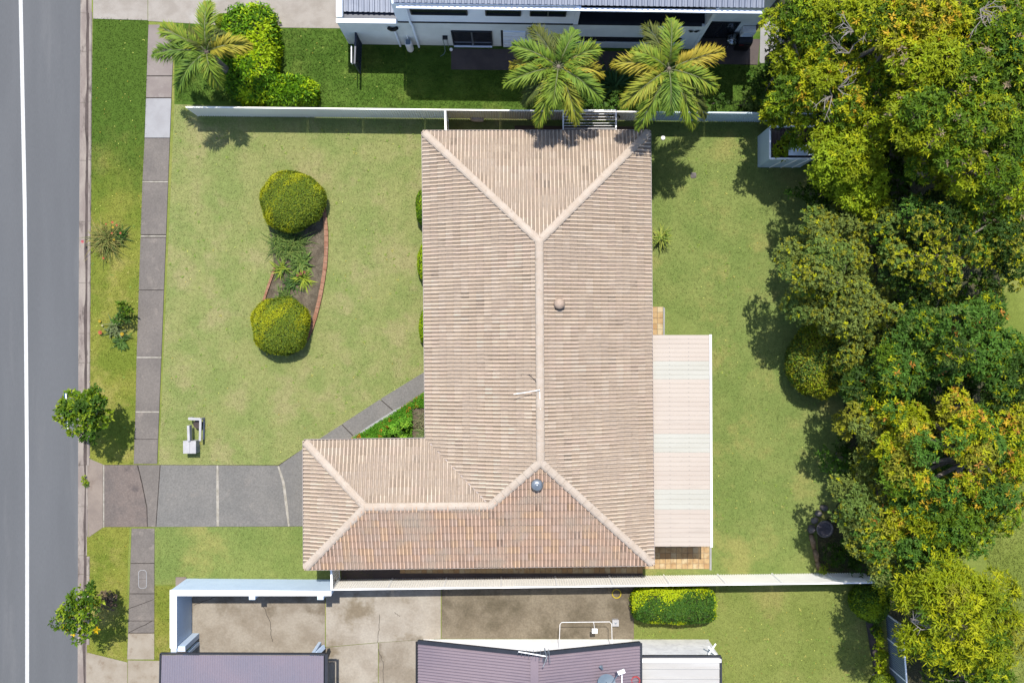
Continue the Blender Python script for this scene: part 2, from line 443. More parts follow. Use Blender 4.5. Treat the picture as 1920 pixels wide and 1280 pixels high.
area('verge_lawn', VERGE_S, .004, 'g_verge')
area('front_lawn', FRONT, .004, 'g_front')
area('front_lawn', FRONT_S, .004, 'g_back')
area('back_lawn', BACK, .004, 'g_back')
area('neighbour_lawn', NORTH, .004, 'g_north')
area('neighbour_lawn', SOUTH, .004, 'g_south')
area('neighbour_lawn', SOUTH_V, .004, 'g_verge')
# planted ground under the trees of the back boundary
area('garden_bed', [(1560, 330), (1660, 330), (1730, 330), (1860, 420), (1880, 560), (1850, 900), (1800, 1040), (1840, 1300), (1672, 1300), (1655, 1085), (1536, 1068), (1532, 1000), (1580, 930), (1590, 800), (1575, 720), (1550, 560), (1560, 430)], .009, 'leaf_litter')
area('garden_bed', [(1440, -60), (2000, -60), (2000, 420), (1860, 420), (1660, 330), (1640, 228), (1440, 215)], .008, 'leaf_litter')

def slab(mb_poly, m, parent, name='slab', z=0.022, t=.10):
    return part(name, MB().prism(gp(mb_poly), z - t, z), M[m], parent)
def sgroup(name):
    o = bpy.data.objects.new(name, None); COL.objects.link(o); o['kind'] = 'structure'
    return o
# footpath: one slab per pour
def fl(y): return 279 - (y - 42) * (40.0 / 1194.0) - (1.5 if 300 < y < 700 else 0)
def fr(y): return 327 - (y - 42) * (39.0 / 1000.0) if y < 1000 else 289.5
fp = sgroup('footpath')
part('bedding', MB().prism(gp([(fl(47) - .5, 47), (fr(47) + .5, 47), (fr(869) + .5, 869), (fl(869) - .5, 869)]), -.05, .010).prism(gp([(fl(990) - .5, 990), (fr(990), 990), (fr(1235), 1235), (fl(1235) - .5, 1235)]), -.05, .010), M['crack_and_line'], fp)
for y0, y1, m in ((47, 142, 'path_pink'), (144, 183, 'path_pink'), (185, 258.5, 'path_light'), (260, 339, 'path_dark'), (343, 439.5, 'path_dark'), (446, 543, 'path_dark'),
                  (544.5, 668, 'path_dark'), (671.5, 770.5, 'path_dark'), (773, 822.5, 'path_dark'), (823.5, 869, 'path_dark'), (990, 1054.5, 'path_dark'), (1056, 1111.5, 'path_dark'),
                  (1113, 1162.5, 'path_dark'), (1163.5, 1185, 'path_dark'), (1186.5, 1235, 'path_cream')):
    slab([(fl(y0), y0), (fr(y0), y0), (fr(y1), y1), (fl(y1), y1)], m, fp, z=.022 + random.uniform(0, .004))
js = MB()
for y in (341, 442.8, 669.8, 771.8):
    js.strip([G(fl(y), y)[:2], G(fr(y), y)[:2]], 2.6 * S, .016)
part('joint', js, M['joint'], fp)
# crossover and driveway of the main house
dr = sgroup('driveway')
part('bedding', MB().prism(gp([(193, 871), (522, 871.5), (572, 838), (630, 838), (630, 985), (544, 986.6), (193, 987.5)]), -.05, .009), M['crack_and_line'], dr)
slab([(164, 858), (193, 870), (193, 988), (166, 1007)], 'apron', dr, z=.018)
slab([(196, 871.5), (258, 871.5), (266, 905), (275, 950), (276, 987), (196, 987)], 'drive_mid', dr)
slab([(259.5, 871.5), (300, 871.5), (292, 987), (277.5, 987), (276.5, 950), (267.5, 905)], 'path_dark', dr, z=.024)
slab([(301.5, 871.5), (405.5, 872), (406.5, 986.5), (293.5, 987)], 'drive', dr)
slab([(410.5, 872), (520, 872.5), (530, 905), (539.5, 986), (410.8, 986.5)], 'drive', dr, z=.023)
slab([(524, 872), (572, 838), (640, 838), (640, 985), (544, 986), (534, 905)], 'drive', dr)
part('joint', MB().strip([G(408, 872)[:2], G(408.3, 930)[:2], G(408.6, 986)[:2]], [4.0 * S, 5.0 * S, 4.4 * S], .026)
     .strip([G(522, 873)[:2], G(532, 905)[:2], G(537, 945)[:2], G(541.8, 986)[:2]], [3.4 * S, 4.8 * S, 5.0 * S, 3.6 * S], .026)
     .strip([G(194.6, 871)[:2], G(194.6, 988)[:2]], 2.2 * S, .012), M['joint'], dr)
# garden path to the door
gpth = sgroup('garden_path')
part('bedding', MB().prism(gp([(600, 828), (640, 797), (830, 678), (830, 709), (662, 816), (640, 834)]), -.05, .010), M['crack_and_line'], gpth)
slab([(578, 836), (640, 795.5), (662, 818), (640, 838), (600, 838)], 'drive', gpth, z=.020)
slab([(641.5, 794.5), (712, 748.5), (738, 771), (663.5, 817)], 'drive', gpth, z=.022)
slab([(713.5, 747.5), (830, 676), (830, 711), (739.5, 770)], 'drive', gpth, z=.021)
part('path_edge', MB().strip([G(652, 828)[:2], G(690, 802)[:2], G(740, 772)[:2], G(764, 757)[:2]], [.05, .12, .16, .06], .024), M['path_light'], gpth)
# north neighbour's aggregate drive
nd = sgroup('neighbour_driveway')
slab([(173, -400), (277, -400), (277, 38.5), (175, 35.5)], 'agg', nd, z=.016)
slab([(278, -400), (660, -400), (660, 54), (512, 52), (400, 47), (278, 40)], 'agg', nd, z=.018)
# south neighbour's yard
sd = sgroup('neighbour_yard')
slab([(162, 1222), (239, 1241), (239, 1500), (162, 1500)], 'path_cream', sd, z=.016)
slab([(240, 1237), (300, 1238), (420, 1238), (420, 1500), (240, 1500)], 'path_cream', sd, z=.019)
slab([(358, 1096), (609.5, 1096), (609.5, 1330), (440, 1330), (440, 1238), (358, 1238)], 'yard', sd, z=.018)
slab([(611.2, 1096), (826.5, 1096), (826.5, 1196), (790, 1198), (700, 1204), (611.2, 1212)], 'yard2', sd, z=.02)
slab([(611.2, 1213), (709, 1204.2), (709, 1400), (611.2, 1400)], 'yard2', sd, z=.021)
slab([(710.2, 1204), (790, 1198.5), (830, 1197), (830, 1400), (710.2, 1400)], 'yard', sd, z=.022)
slab([(828, 1096), (1188.5, 1096), (1188.5, 1197), (828, 1196.4)], 'yard3', sd, z=.019)
cr = MB()
def wob(pts, n=6, amp=1.1):
    out = []
    for (x0, y0), (x1, y1) in zip(pts[:-1], pts[1:]):
        for i in range(n):
            t = i / n
            out.append((x0 + (x1 - x0) * t + random.uniform(-amp, amp), y0 + (y1 - y0) * t + random.uniform(-amp, amp)))
    out.append(pts[-1]); return out
for c in ([(494, 1135), (507, 1165), (508, 1182), (511, 1202)], [(712, 1150), (711, 1180), (708, 1203)], [(709, 1216), (718, 1240), (720, 1285)],
          [(740, 1147), (750, 1155)], [(364, 1133), (390, 1124), (415, 1114)]):
    cr.strip([G(*p)[:2] for p in wob(c)], 0.8 * S, .026)
part('crack_and_line', cr, M['crack_and_line'], sd)
part('crack_and_line', MB().strip([G(*p)[:2] for p in wob([(240, 1141), (262, 1133), (288, 1123)], 3, .5)], 1.0 * S, .0285)  # two thin dark diagonal lines over the footpath slabs, then the driveway crack
     .strip([G(*p)[:2] for p in wob([(242, 1184), (265, 1174), (286, 1163)], 3, .5)], 1.2 * S, .0285)
     .strip([G(*p)[:2] for p in wob([(258, 873), (266, 905), (275, 950), (277, 987)], 4, .6)], 1.3 * S, .0265), M['crack_and_line'], fp)

# telecom pit lid in the footpath
pl = thing('pit_lid', 'rounded concrete pit lid set into the grey footpath', 'pit lid', G(268, 1085, .022))
def rrect(cx, cy, w, h, r, n=5):
    pts = []
    for sx, sy, a0 in ((1, 1, 0), (-1, 1, 90), (-1, -1, 180), (1, -1, 270)):
        for i in range(n + 1):
            a = math.radians(a0 + 90 * i / n)
            pts.append((cx + sx * (w / 2 - r) + r * math.cos(a), cy + sy * (h / 2 - r) + r * math.sin(a)))
    return pts
c = G(268, 1085)
for dy in (-1, 1):
    part('lid', MB().prism([(c.x - .15, c.y + dy * .01), (c.x + .15, c.y + dy * .01), (c.x + .15, c.y + dy * .28), (c.x + .10, c.y + dy * .35), (c.x - .10, c.y + dy * .35), (c.x - .15, c.y + dy * .28)], .02, .036), M['pit'], pl)
fm = MB(); o1 = rrect(c.x, c.y, .36, .78, .13); i1 = rrect(c.x, c.y, .31, .73, .11)
n1 = len(o1)
fm.add([(x, y, .04) for x, y in o1] + [(x, y, .04) for x, y in i1] + [(x, y, .015) for x, y in o1] + [(x, y, .015) for x, y in i1],
       [(i, (i + 1) % n1, n1 + (i + 1) % n1, n1 + i) for i in range(n1)] + [(2 * n1 + i, 2 * n1 + (i + 1) % n1, (i + 1) % n1, i) for i in range(n1)] +
       [(n1 + i, n1 + (i + 1) % n1, 3 * n1 + (i + 1) % n1, 3 * n1 + i) for i in range(n1)])
part('lid_frame', fm, M['path_light'], pl)

# brick pavers: patio by the back door, strip along the south wall, step on the east wall
def paver_area(name, x0, x1, y0, y1, pw, ph):
    o = sgroup(name)
    part('bedding', MB().prism(gp([(x0, y0), (x1, y0), (x1, y1), (x0, y1)]), -.03, .020), M['sandstone'], o)
    cols = [A(240, 210, 158), A(232, 196, 144), A(246, 222, 176), A(222, 180, 128), A(238, 204, 150)]
    protos = []
    for c in cols:
        hw, hh = (pw * S - .008) / 2, (ph * S - .008) / 2
        b = MB().add([(-hw, -hh, 0), (hw, -hh, 0), (hw, hh, 0), (-hw, hh, 0), (-hw + .008, -hh + .008, .02), (hw - .008, -hh + .008, .02), (hw - .008, hh - .008, .02), (-hw + .008, hh - .008, .02)],
                     [(4, 5, 6, 7), (0, 1, 5, 4), (1, 2, 6, 5), (2, 3, 7, 6), (3, 0, 4, 7)])
        me = b.mesh('paver', M['paver'])
        ca = me.color_attributes.new('tint', 'FLOAT_COLOR', 'POINT')
        ca.data.foreach_set('color', list(c + (1.0,)) * 8)
        protos.append(me)
    nx = round((x1 - x0) / pw); ny = round((y1 - y0) / ph)
    for j in range(ny):
        for i in range(nx):
            q = put('paver', random.choice(protos), o)
            q.location = G(x0 + (i + .5) * (x1 - x0) / nx, y0 + (j + .5) * (y1 - y0) / ny, .012 + random.uniform(-.002, .004))
            q.rotation_euler = (random.uniform(-.01, .01), random.uniform(-.01, .01), random.uniform(-.012, .012))
paver_area('patio', 1206, 1330, 985, 1066, 10.3, 10.1)
paver_area('side_path', 750, 1205, 1053, 1074, 10.1, 10.5)
paver_area('side_step', 1200, 1243, 575, 628, 10.7, 10.6)
part('concrete_edge', MB().prism(gp([(1330.5, 985), (1334, 985), (1334, 1068), (1330.5, 1068)]), 0, .025), M['path_light'], bpy.data.objects['patio'])
part('concrete_edge', MB().prism(gp([(1243.5, 575), (1246.5, 578), (1246, 628), (1243.5, 628)]), 0, .03), M['path_light'], bpy.data.objects['side_step'])
slab([(640, 1066), (1205, 1072), (1205, 1083), (640, 1089)], 'slab_dark', sgroup('side_strip'), z=.012)
slab([(965, 236), (1212, 238), (1212, 262), (965, 262)], 'timber', sgroup('north_side_paving'), z=.03)
slab([(846, 92), (965, 93), (1200, 98), (1200, 134), (846, 131)], 'slab_dark', sgroup('neighbour_terrace'), z=.03)
slab([(1306, 72), (1425, 74), (1420, 122), (1306, 120)], 'slab_dark', sgroup('neighbour_terrace'), z=.034)
slab([(1426, 40), (1470, 40), (1470, 119), (1424, 119)], 'path_light', sgroup('neighbour_path'), z=.024)

# ------------------------------------------------------------------ the tiled house
EZ, RZ = 2.65, 0.0
house = thing('house', 'house with faded terracotta hipped tile roof in an L shape', 'house', G(985, 650, 0))
pitch = math.tan(math.radians(21))
def E(px, py, z=EZ): return P(px, py, z)
nw, ne, se, sw = E(796, 250), E(1215, 249), E(1222, 1055), E(574, 1063)
wn_, wi = E(573, 829), E(802, 826)
half = (ne - nw).length / 2
zr = EZ + half * pitch
zw = EZ + (wn_ - sw).length / 2 * pitch
apN = P(1011, 452, zr); apS = P(1013.5, 866, zr)
wA = P(685, 950, zw); wB = P(919, 948, zw)
smid = sw.lerp(se, .53)
# walls under the eaves
def inset(p, dx, dy): return (p.x + dx, p.y + dy)
wl = [inset(nw, .5, -.5), inset(ne, -.5, -.5), inset(se, -.5, .55), inset(sw, .5, .55), inset(wn_, .5, -.5), inset(wi, .5, -.5)]
part('wall', MB().prism(wl, 0, EZ - .05), M['brickwall'], house)
roof = part('roof', MB().add([v - Vector((0, 0, .05)) for v in (nw, ne, se, sw, wn_, wi, apN, apS, wA, wB)],
            [(0, 5, 9, 7, 6), (1, 0, 6), (2, 1, 6, 7), (3, 2, 7, 9, 8), (4, 3, 8), (5, 4, 8, 9)]), M['deck'], house)

def clip(poly, a, b):
    """keep the part of a 3D polygon left of a->b in plan"""
    dx, dy = b[0] - a[0], b[1] - a[1]
    side = lambda p: dx * (p[1] - a[1]) - dy * (p[0] - a[0])
    out = []
    for i in range(len(poly)):
        p, q = poly[i], poly[(i + 1) % len(poly)]
        sp, sq = side(p), side(q)
        if sp >= 0: out.append(p)
        if (sp >= 0) != (sq >= 0):
            t = sp / (sp - sq)
            out.append(Vector(p).lerp(Vector(q), t))
    return out
PROF = []
for r in range(2):
    PROF += [(r * .5 + a, h) for a, h in ((0.0, .003), (.22, .0), (.27, .026), (.33, .050), (.40, .052), (.46, .028))]
PROF.append((1.0, .004))
TW, TG = .30, .318
def tiles_for(poly, ea, eb, usplit=None, polys=None, palette=None, origin=0.0):
    """list of (MB, tint) tiles covering a convex roof face; ea->eb is the eave with the face on its left"""
    e = (eb - ea); e.z = 0; Le = e.length; e.normalize()
    inward = Vector((-e.y, e.x, 0))
    # slope from the farthest vertex
    far = max(poly, key=lambda p: (p - ea).dot(inward))
    run = (far - ea).dot(inward); rise = far.z - ea.z
    sl = math.hypot(run, rise)
    up = (inward * run + Vector((0, 0, rise))) / sl
    n = e.cross(up).normalized()
    res = []
    nc = int(sl / TG) + 2
    umin = min((p - ea).dot(e) for p in poly) - .3
    umax = max((p - ea).dot(e) for p in poly) + .3
    for j in range(nc):
        v0 = j * TG - .07
        i = math.floor(umin / TW)
        stag = 0.5 * TW * (j % 2) * 0
        while i * TW + stag < umax:
            u0 = i * TW + stag + origin
            i += 1
            jit = random.uniform(-.006, .006); lift = random.uniform(0, .006)
            quads = []
            lo = []; hi = []
            for fr_, h in PROF:
                u = u0 + fr_ * (TW - .004)
                lo.append(ea + e * u + up * (v0 + jit) + n * (h + .042 + lift))
                hi.append(ea + e * u + up * (v0 + TG + .03) + n * (h + .002))
            for k in range(len(PROF) - 1):
                hm = (PROF[k][1] + PROF[k + 1][1]) / 2
                quads.append(([lo[k], lo[k + 1], hi[k + 1], hi[k]], hm))
                dn = n * -.026
                quads.append(([lo[k] + dn, lo[k + 1] + dn, lo[k + 1], lo[k]], .0))
            cen = ea + e * (u0 + TW / 2) + up * (v0 + TG / 2)
            pl_ = poly
            if polys is not None:
                pl_ = polys[0] if (cen - ea).dot(e) < usplit else polys[1]
            edges = [(pl_[q], pl_[(q + 1) % len(pl_)]) for q in range(len(pl_))]
            m = MB(); area_ = 0; cols = []
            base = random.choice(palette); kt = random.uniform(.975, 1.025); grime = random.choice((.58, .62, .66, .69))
            wet = math.sin(u0 * 1.7 + v0 * .9) + math.sin(u0 * .6 - v0 * 2.3 + 2.0) + math.sin(v0 * 1.1 + u0 * 3.1)
            if random.random() < .02 + (.09 if wet > 1.2 else 0): grime *= random.uniform(.6, .85)
            for qd, hm in quads:
                pp = qd
                for a, b in edges:
                    if polys is not None and getattr(a, 'x', 0) is not None and (a, b) in SKIP: continue
                    if (b - a).cross(eb - ea).length < 1e-3 * Le and abs((a - ea).dot(inward)) < .02: continue
                    pp = clip(pp, a, b)
                    if len(pp) < 3: break
                if len(pp) >= 3:
                    m.add(pp, [tuple(range(len(pp)))])
                    area_ += 1
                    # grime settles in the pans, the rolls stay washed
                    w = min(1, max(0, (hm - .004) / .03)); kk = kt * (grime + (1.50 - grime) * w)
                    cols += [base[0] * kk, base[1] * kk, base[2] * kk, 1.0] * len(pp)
            if m.f:
                res.append((m, cols, area_))
    return res
class _Skip:
    def __init__(self): self.s = []
    def __contains__(self, ab):
        return any((ab[0] - a).length < 1e-4 and (ab[1] - b).length < 1e-4 for a, b in self.s)
SKIP = _Skip()
pal_main = [A(226, 204, 180), A(221, 198, 174), A(224, 200, 178), A(218, 195, 172), A(228, 207, 185)]
pal_s = [A(232, 196, 170), A(226, 190, 164), A(230, 192, 164), A(222, 188, 164), A(234, 196, 162), A(228, 196, 174)]
faces = [
    ([nw, wi, wB, apS, apN], nw, wi, pal_main),
    ([ne, nw, apN], ne, nw, pal_main),
    ([se, ne, apN, apS], se, ne, pal_main),
    ([wn_, sw, wA], wn_, sw, pal_main),
    ([wi, wn_, wA, wB], wi, wn_, pal_main),
]
def tinted(mb_list, name, m):
    big = MB(); cols = []
    for mb, tint, _ in mb_list:
        big.add(mb.v, mb.f); cols += tint
    me = big.mesh(name, m)
    ca = me.color_attributes.new('tint', 'FLOAT_COLOR', 'POINT')
    ca.data.foreach_set('color', cols)
    return me
rest = []
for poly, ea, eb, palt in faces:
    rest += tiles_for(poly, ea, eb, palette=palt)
eS = sw.copy(); usp = (wB - sw).dot((se - sw).normalized())
foot = sw + (se - sw).normalized() * usp
pa = [sw, foot, wB, wA]; pb = [foot, se, apS, wB]
SKIP.s = [(foot, wB), (wB, foot)]
# polygons for the L-shaped south face meet along a line that is not an edge
pb_ = [foot, se, apS, wB]
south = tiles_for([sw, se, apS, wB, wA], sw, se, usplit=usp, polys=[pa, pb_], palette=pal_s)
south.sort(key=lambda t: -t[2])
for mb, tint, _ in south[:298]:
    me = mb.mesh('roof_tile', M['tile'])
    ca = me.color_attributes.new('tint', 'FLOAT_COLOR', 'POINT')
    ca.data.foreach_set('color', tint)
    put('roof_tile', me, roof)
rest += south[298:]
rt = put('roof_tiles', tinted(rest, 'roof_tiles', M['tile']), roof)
rt['kind'] = 'stuff'
# ridge and hip caps
def caps(a, b, r=.14, L=.40):
    d = b - a; n = max(1, round(d.length / L)); d = d / n
    dn = d.normalized(); s = dn.cross(Vector((0, 0, 1))).normalized(); u = s.cross(dn)
    for i in range(n):
        p0 = a + d * i; p1 = a + d * (i + 1.08)
        m = MB(); vs = []; k = 7
        for p, rr, lift in ((p0, r * 1.06, .055), (p1, r * .93, .035)):
            for q in range(k):
                ang = math.pi * (q / (k - 1)) * 1.0
                vs.append(p + s * math.cos(ang) * rr * 1.15 + u * (math.sin(ang) * rr * .75 + lift - .03))
        m.add(vs, [(q, q + 1, k + q + 1, k + q) for q in range(k - 1)] + [tuple(range(k))])
        part('ridge_cap', m, M['cap'], roof)
for a, b in ((nw, apN), (ne, apN), (apN, apS), (se, apS), (sw, wA), (wn_, wA), (wA, wB), (wB, apS)):
    if (a, b) == (wB, apS): caps(wB, apS)
    else: caps(a, b)
# valley flashing
part('valley', MB().bar(wi + Vector((0, 0, .0)), wB + Vector((0, 0, .02)), .05, .05), M['gutter_white'], roof)
# gutters
def gut(a, b, side):
    d = (b - a).normalized(); o = Vector((d.y, -d.x, 0)) * side
    m = MB()
    a2 = a + o * .06; b2 = b + o * .06
    z = Vector((0, 0, 1))
    m.bar(a2 + o * .055 - z * .045, b2 + o * .055 - z * .045, .016, .10)
    m.bar(a2 - z * .09, b2 - z * .09, .10, .012)
    return m
for a, b, sd_ in ((nw, wi, -1), (ne, nw, -1), (se, ne, -1), (sw, se, -1), (wn_, sw, -1), (wi, wn_, -1)):
    d = (b - a).normalized(); o = Vector((d.y, -d.x, 0))
    part('gutter', gut(a - d * .06, b + d * .06, 1), M['gutter_white'], house)
# whirly vents and antenna on the roof
c = P(1049, 569, zr - .02)
part('roof_vent', MB().lathe(c + Vector((0, 0, -.35)), [(.18, 0), (.18, .22), (.21, .24), (.215, .33), (.17, .42), (.09, .47), (.01, .485)], 18), M['vent_cream'], house, True)
c = P(1007, 909, zr - .16)
fv = part('roof_vent', MB().lathe(c + Vector((0, 0, -.28)), [(.15, 0), (.15, .20), (.235, .22), (.235, .27), (.20, .33), (.10, .38), (.06, .385), (.05, .41), (.01, .415)], 18), M['steel'], house, True)
part('flashing', MB().obox(c + Vector((0, .06, -.15)), (.26, 0, 0), (0, .2, .077), (0, 0, .006)), M['steel'], fv)
am = P(1011, 731, zr + .25)
an = part('antenna', MB().tube([P(1013, 729, zr - .1), am], .018, 6).tube([P(1011, 731, zr + .2), P(963, 739, zr + .2)], .012, 6).tube([P(1012, 733, zr + .12), P(1013, 768, zr + .1)], .009, 5), M['white'], house)
for t in np.linspace(.08, .98, 9):
    q = P(1011, 731, zr + .2).lerp(P(963, 739, zr + .2), t)
    part('element', MB().bar(q - Vector((0, 0, .10)), q + Vector((0, 0, .10)), .005, .005), M['steel'], an)
part('cable', MB().tube([P(1012, 727, zr + .1), P(1003, 712, zr + .05), P(992, 702, zr - .1), P(978, 701, zr - .22), P(977, 706, zr - .27)], .009, 5), M['black'], an)

# patio awning on the east side
aw = thing('patio_awning', 'flat pale pink patio awning with three greenish translucent sheets beside the tiled roof', 'awning', G(1250, 800, 0))
AZ0, AZ1 = 2.50, 2.36
def ax0(y): return 1217 + (y - 628) * .005
def ax1(y): return 1329.5 + (y - 628) * .006
bnd = [(628, 653, 0), (653, 677, 0), (677, 711, 1), (711, 745, 0), (745, 779, 0), (779, 813, 0), (813, 848, 1), (848, 883, 0), (883, 917, 0), (917, 955, 1), (955, 990, 0), (990, 1024, 0)]
rib = [(0, 0), (.89, 0), (.90, .014), (.95, .014), (.96, 0)]
for y0, y1, g in bnd:
    m = MB().corr(P(ax0(y0), y0, AZ0), P(ax0(y1), y1, AZ0), P(ax1(y1), y1, AZ1), P(ax1(y0), y0, AZ1), rib, 9.0 * S * .94)
    o = part('roof_sheet', m, M['sheet_green' if g else 'sheet_pink'], aw)
    if g: o['label'] = 'greenish translucent roof sheet'
    sc_ = MB()
    for fx in (.34, .66):
        for k in range(max(2, round((y1 - y0) / 9))):
            yy = y0 + (k + .9) * (y1 - y0) / max(2, round((y1 - y0) / 9)) - 1
            q = P(ax0(yy) + (ax1(yy) - ax0(yy)) * fx, yy, AZ0 + (AZ1 - AZ0) * fx + .036)
            sc_.box(q.x - .009, q.x + .009, q.y - .009, q.y + .009, q.z - .022, q.z - .012)
    put('screws', sc_.mesh('screws', M['steel']), o)['kind'] = 'stuff'
part('gutter', MB().bar(P(1332, 627, AZ1 - .06), P(1334, 1025, AZ1 - .06), .09, .08), M['offwhite'], aw)
part('beam', MB().bar(P(1322, 630, AZ1 - .12), P(1324, 1022, AZ1 - .12), .06, .14), M['gutter_white'], aw)
for y in (632, 760, 890, 1020):
    q = P(1322, y, AZ1 - .19)
    part('post', MB().bar(Vector((q.x, q.y, .0)), q, .08, .08, up=(0, 1, 0)), M['gutter_white'], aw)
for y in (660, 800, 940):
    part('rafter', MB().bar(P(1219, y, AZ0 - .06), P(1320, y, AZ1 - .06), .05, .08), M['gutter_white'], aw)

# ------------------------------------------------------------------ fences
TRAP = [(0, 0), (.30, 0), (.42, .028), (.80, .028), (.92, 0)]
def fence(label, cat, xs, yf, hgt, m, name='metal_fence', pitch=.10, posts=True, capm=None):
    """panels between successive ground pixels"""
    p0 = G(xs[0], yf(xs[0])); 
    f = thing(name, label, cat, p0)
    for a, b in zip(xs[:-1], xs[1:]):
        A_, B_ = G(a, yf(a), .04), G(b, yf(b), .04)
        d = (B_ - A_).normalized() * .03
        up = Vector((0, 0, hgt - .06))
        part('fence_panel', MB().corr(A_ + d, B_ - d, B_ - d + up, A_ + d + up, TRAP, pitch), M[m] if isinstance(m, str) else m, f)
        part('rail', MB().bar(A_ + up + d, B_ + up - d, .055, .04), M[capm or m], f)
    for a in xs:
        q = G(a, yf(a))
        part('post', MB().bar(q, q + Vector((0, 0, hgt)), .05, .05, up=(0, 1, 0)), M[capm or m], f)
    return f
nf = lambda x: 217 + (x - 352) * .0105
fence('cream corrugated steel fence along the north side of front lawn', 'fence', [372, 474, 577, 681, 797, 834], nf, 1.5, 'cream_metal')
fence('cream corrugated steel fence behind the clothesline and palms', 'fence', [836, 938, 1040, 1142, 1216], nf, 1.5, 'cream_metal', capm='cream_metal')
fence('blue grey corrugated steel fence behind the back lawn shed', 'fence', [1218, 1320, 1422, 1524, 1640], nf, 1.5, 'grey_metal')
sf = lambda x: 1085 - (x - 636) * .0128 if x > 636 else 1085
fence('long cream corrugated steel fence along the south side of house and back lawn', 'fence', [637, 736, 837, 940, 1041, 1142, 1244, 1345, 1447, 1550, 1616], sf, 1.72, 'pale_metal', capm='white')
fence('slate corrugated steel fence beside yellow ground cover strip', 'fence', [1661, 1664, 1668, 1673], lambda x: {1661: 1150, 1664: 1196, 1668: 1250, 1673: 1330}[x], 1.75, 'slate_metal', capm='white')
# side gates joining the fences to the house
def side_gate(label, a, b, hgt, m, frame, name='side_gate'):
    g = thing(name, label, 'gate', a)
    up = Vector((0, 0, hgt))
    d = (b - a).normalized() * .05
    part('gate_panel', MB().corr(a + d + Vector((0, 0, .08)), b - d + Vector((0, 0, .08)), b - d + up, a + d + up, TRAP, .12), M[m], g)
    part('gate_rail', MB().bar(a + up, b + up, .07, .05), M[frame], g)
    part('gate_rail', MB().bar(a + Vector((0, 0, .08)), b + Vector((0, 0, .08)), .05, .05), M[frame], g)
    for q in (a, b): part('post', MB().bar(q, q + up + Vector((0, 0, .04)), .07, .07, up=(0, 1, 0)), M[frame], g)
    mid = a.lerp(b, .8) + up * .6
    part('latch', MB().obox(mid, (.03, 0, 0), (0, .05, 0), (0, 0, .02)), M['black'], g)
side_gate('white side gate between the north fence and the corner of tiled house', G(840, 226), G(841, 268), 1.7, 'cream_metal', 'white')
side_gate('white side gate between the blue wall end and the south eave', G(636, 1050), G(637, 1083), 1.75, 'cream_metal', 'white')
side_gate('dark slate side gate on lush grass against the grey rendered wall', G(678, 84), G(676, 138), 1.5, 'navy', 'navy')
q = G(671, 122, 0)
bin_ = MB().obox(q + Vector((-.02, 0, 1.38)), (.02, 0, 0), (0, .34, 0), (0, 0, .12))
single('gate_sign', bin_, M['offwhite'], 'pale narrow box fixed on the street side of dark slate gate', 'box')

# pale blue rendered front wall of the south neighbour
bw = thing('rendered_wall', 'pale blue rendered wall with white capping around the concrete yard', 'wall', G(360, 1084))
WH = 1.85
part('wall', MB().prism(gp([(361, 1084), (637, 1086), (637, 1093), (361, 1093)]), 0, WH), M['render_blue'], bw)
part('wall', MB().prism(gp([(350, 1093.3), (360, 1093.3), (360, 1195), (350, 1195)]), 0, WH), M['render_blue'], bw)
part('wall', MB().prism(gp([(350, 1084), (360.8, 1084), (360.8, 1093), (350, 1093)]), 0, WH), M['render_blue'], bw)
part('wall', MB().prism(gp([(360.3, 1186), (374, 1186), (374, 1195), (360.3, 1195)]), 0, WH - .1), M['render_blue'], bw)
part('wall_capping', MB().prism(gp([(349, 1083.4), (637, 1085.4), (637, 1093.8), (361, 1093.8), (361, 1187), (349, 1187)]), WH + .002, WH + .05), M['white'], bw)
for x in (490, 612):
    part('pier', MB().prism(gp([(x, 1093.3), (x + 11, 1093.3), (x + 11, 1101), (x, 1101)]), 0, WH + .03), M['render_blue'], bw)
part('footing', MB().prism(gp([(330, 1081), (349.7, 1081), (349.7, 1230), (330, 1230)]), -.05, .05), M['apron'], bw)

# ------------------------------------------------------------------ north neighbour's house
nh = thing('neighbour_house', 'grey rendered two storey house with ribbed blue grey metal roof', 'house', G(1000, 60))
yb = lambda x: 83 + .014 * (x - 652)
def npoly(x0, x1, d0, d1):
    """plan rectangle: x range and depth range (px behind the front wall line)"""
    return gp([(x0, yb(x0) - d0), (x1, yb(x1) - d0), (x1, yb(x1) - d1), (x0, yb(x0) - d1)])
# lower storey walls
part('wall', MB().prism(npoly(654, 762, 0, 6.4), 0, 2.72), M['render_grey'], nh)                      # garage front wall / parapet
part('wall', MB().prism(npoly(654, 663, 9.2, 420), 0, 2.72), M['render_grey'], nh)                  # garage side parapet
part('wall', MB().prism(npoly(762.2, 1074, 0, 10), 0, 2.84), M['render_grey'], nh)
# garage roof
part('garage_roof', MB().corr(G(663, 60, 2.45), G(756, 62, 2.45), G(756, -340, 2.75), G(663, -340, 2.75), [(0, 0), (.5, 0), (.6, .05), (.9, .05)], 9.2 * S), M['zinc'], nh)
part('box_gutter', MB().prism(npoly(663.3, 757, 6.6, 30), 2.2, 2.32), M['navy'], nh)
part('parapet_cap', MB().prism(npoly(653, 758, -.8, 6.6), 2.722, 2.76), M['clad_grey'], nh)
part('parapet_cap', MB().prism(npoly(653, 663.5, 9.8, 420), 2.722, 2.755), M['clad_grey'], nh)
part('wall', MB().prism(npoly(757.3, 761.6, 9.4, 420), 2.0, 4.95), M['clad_grey'], nh)
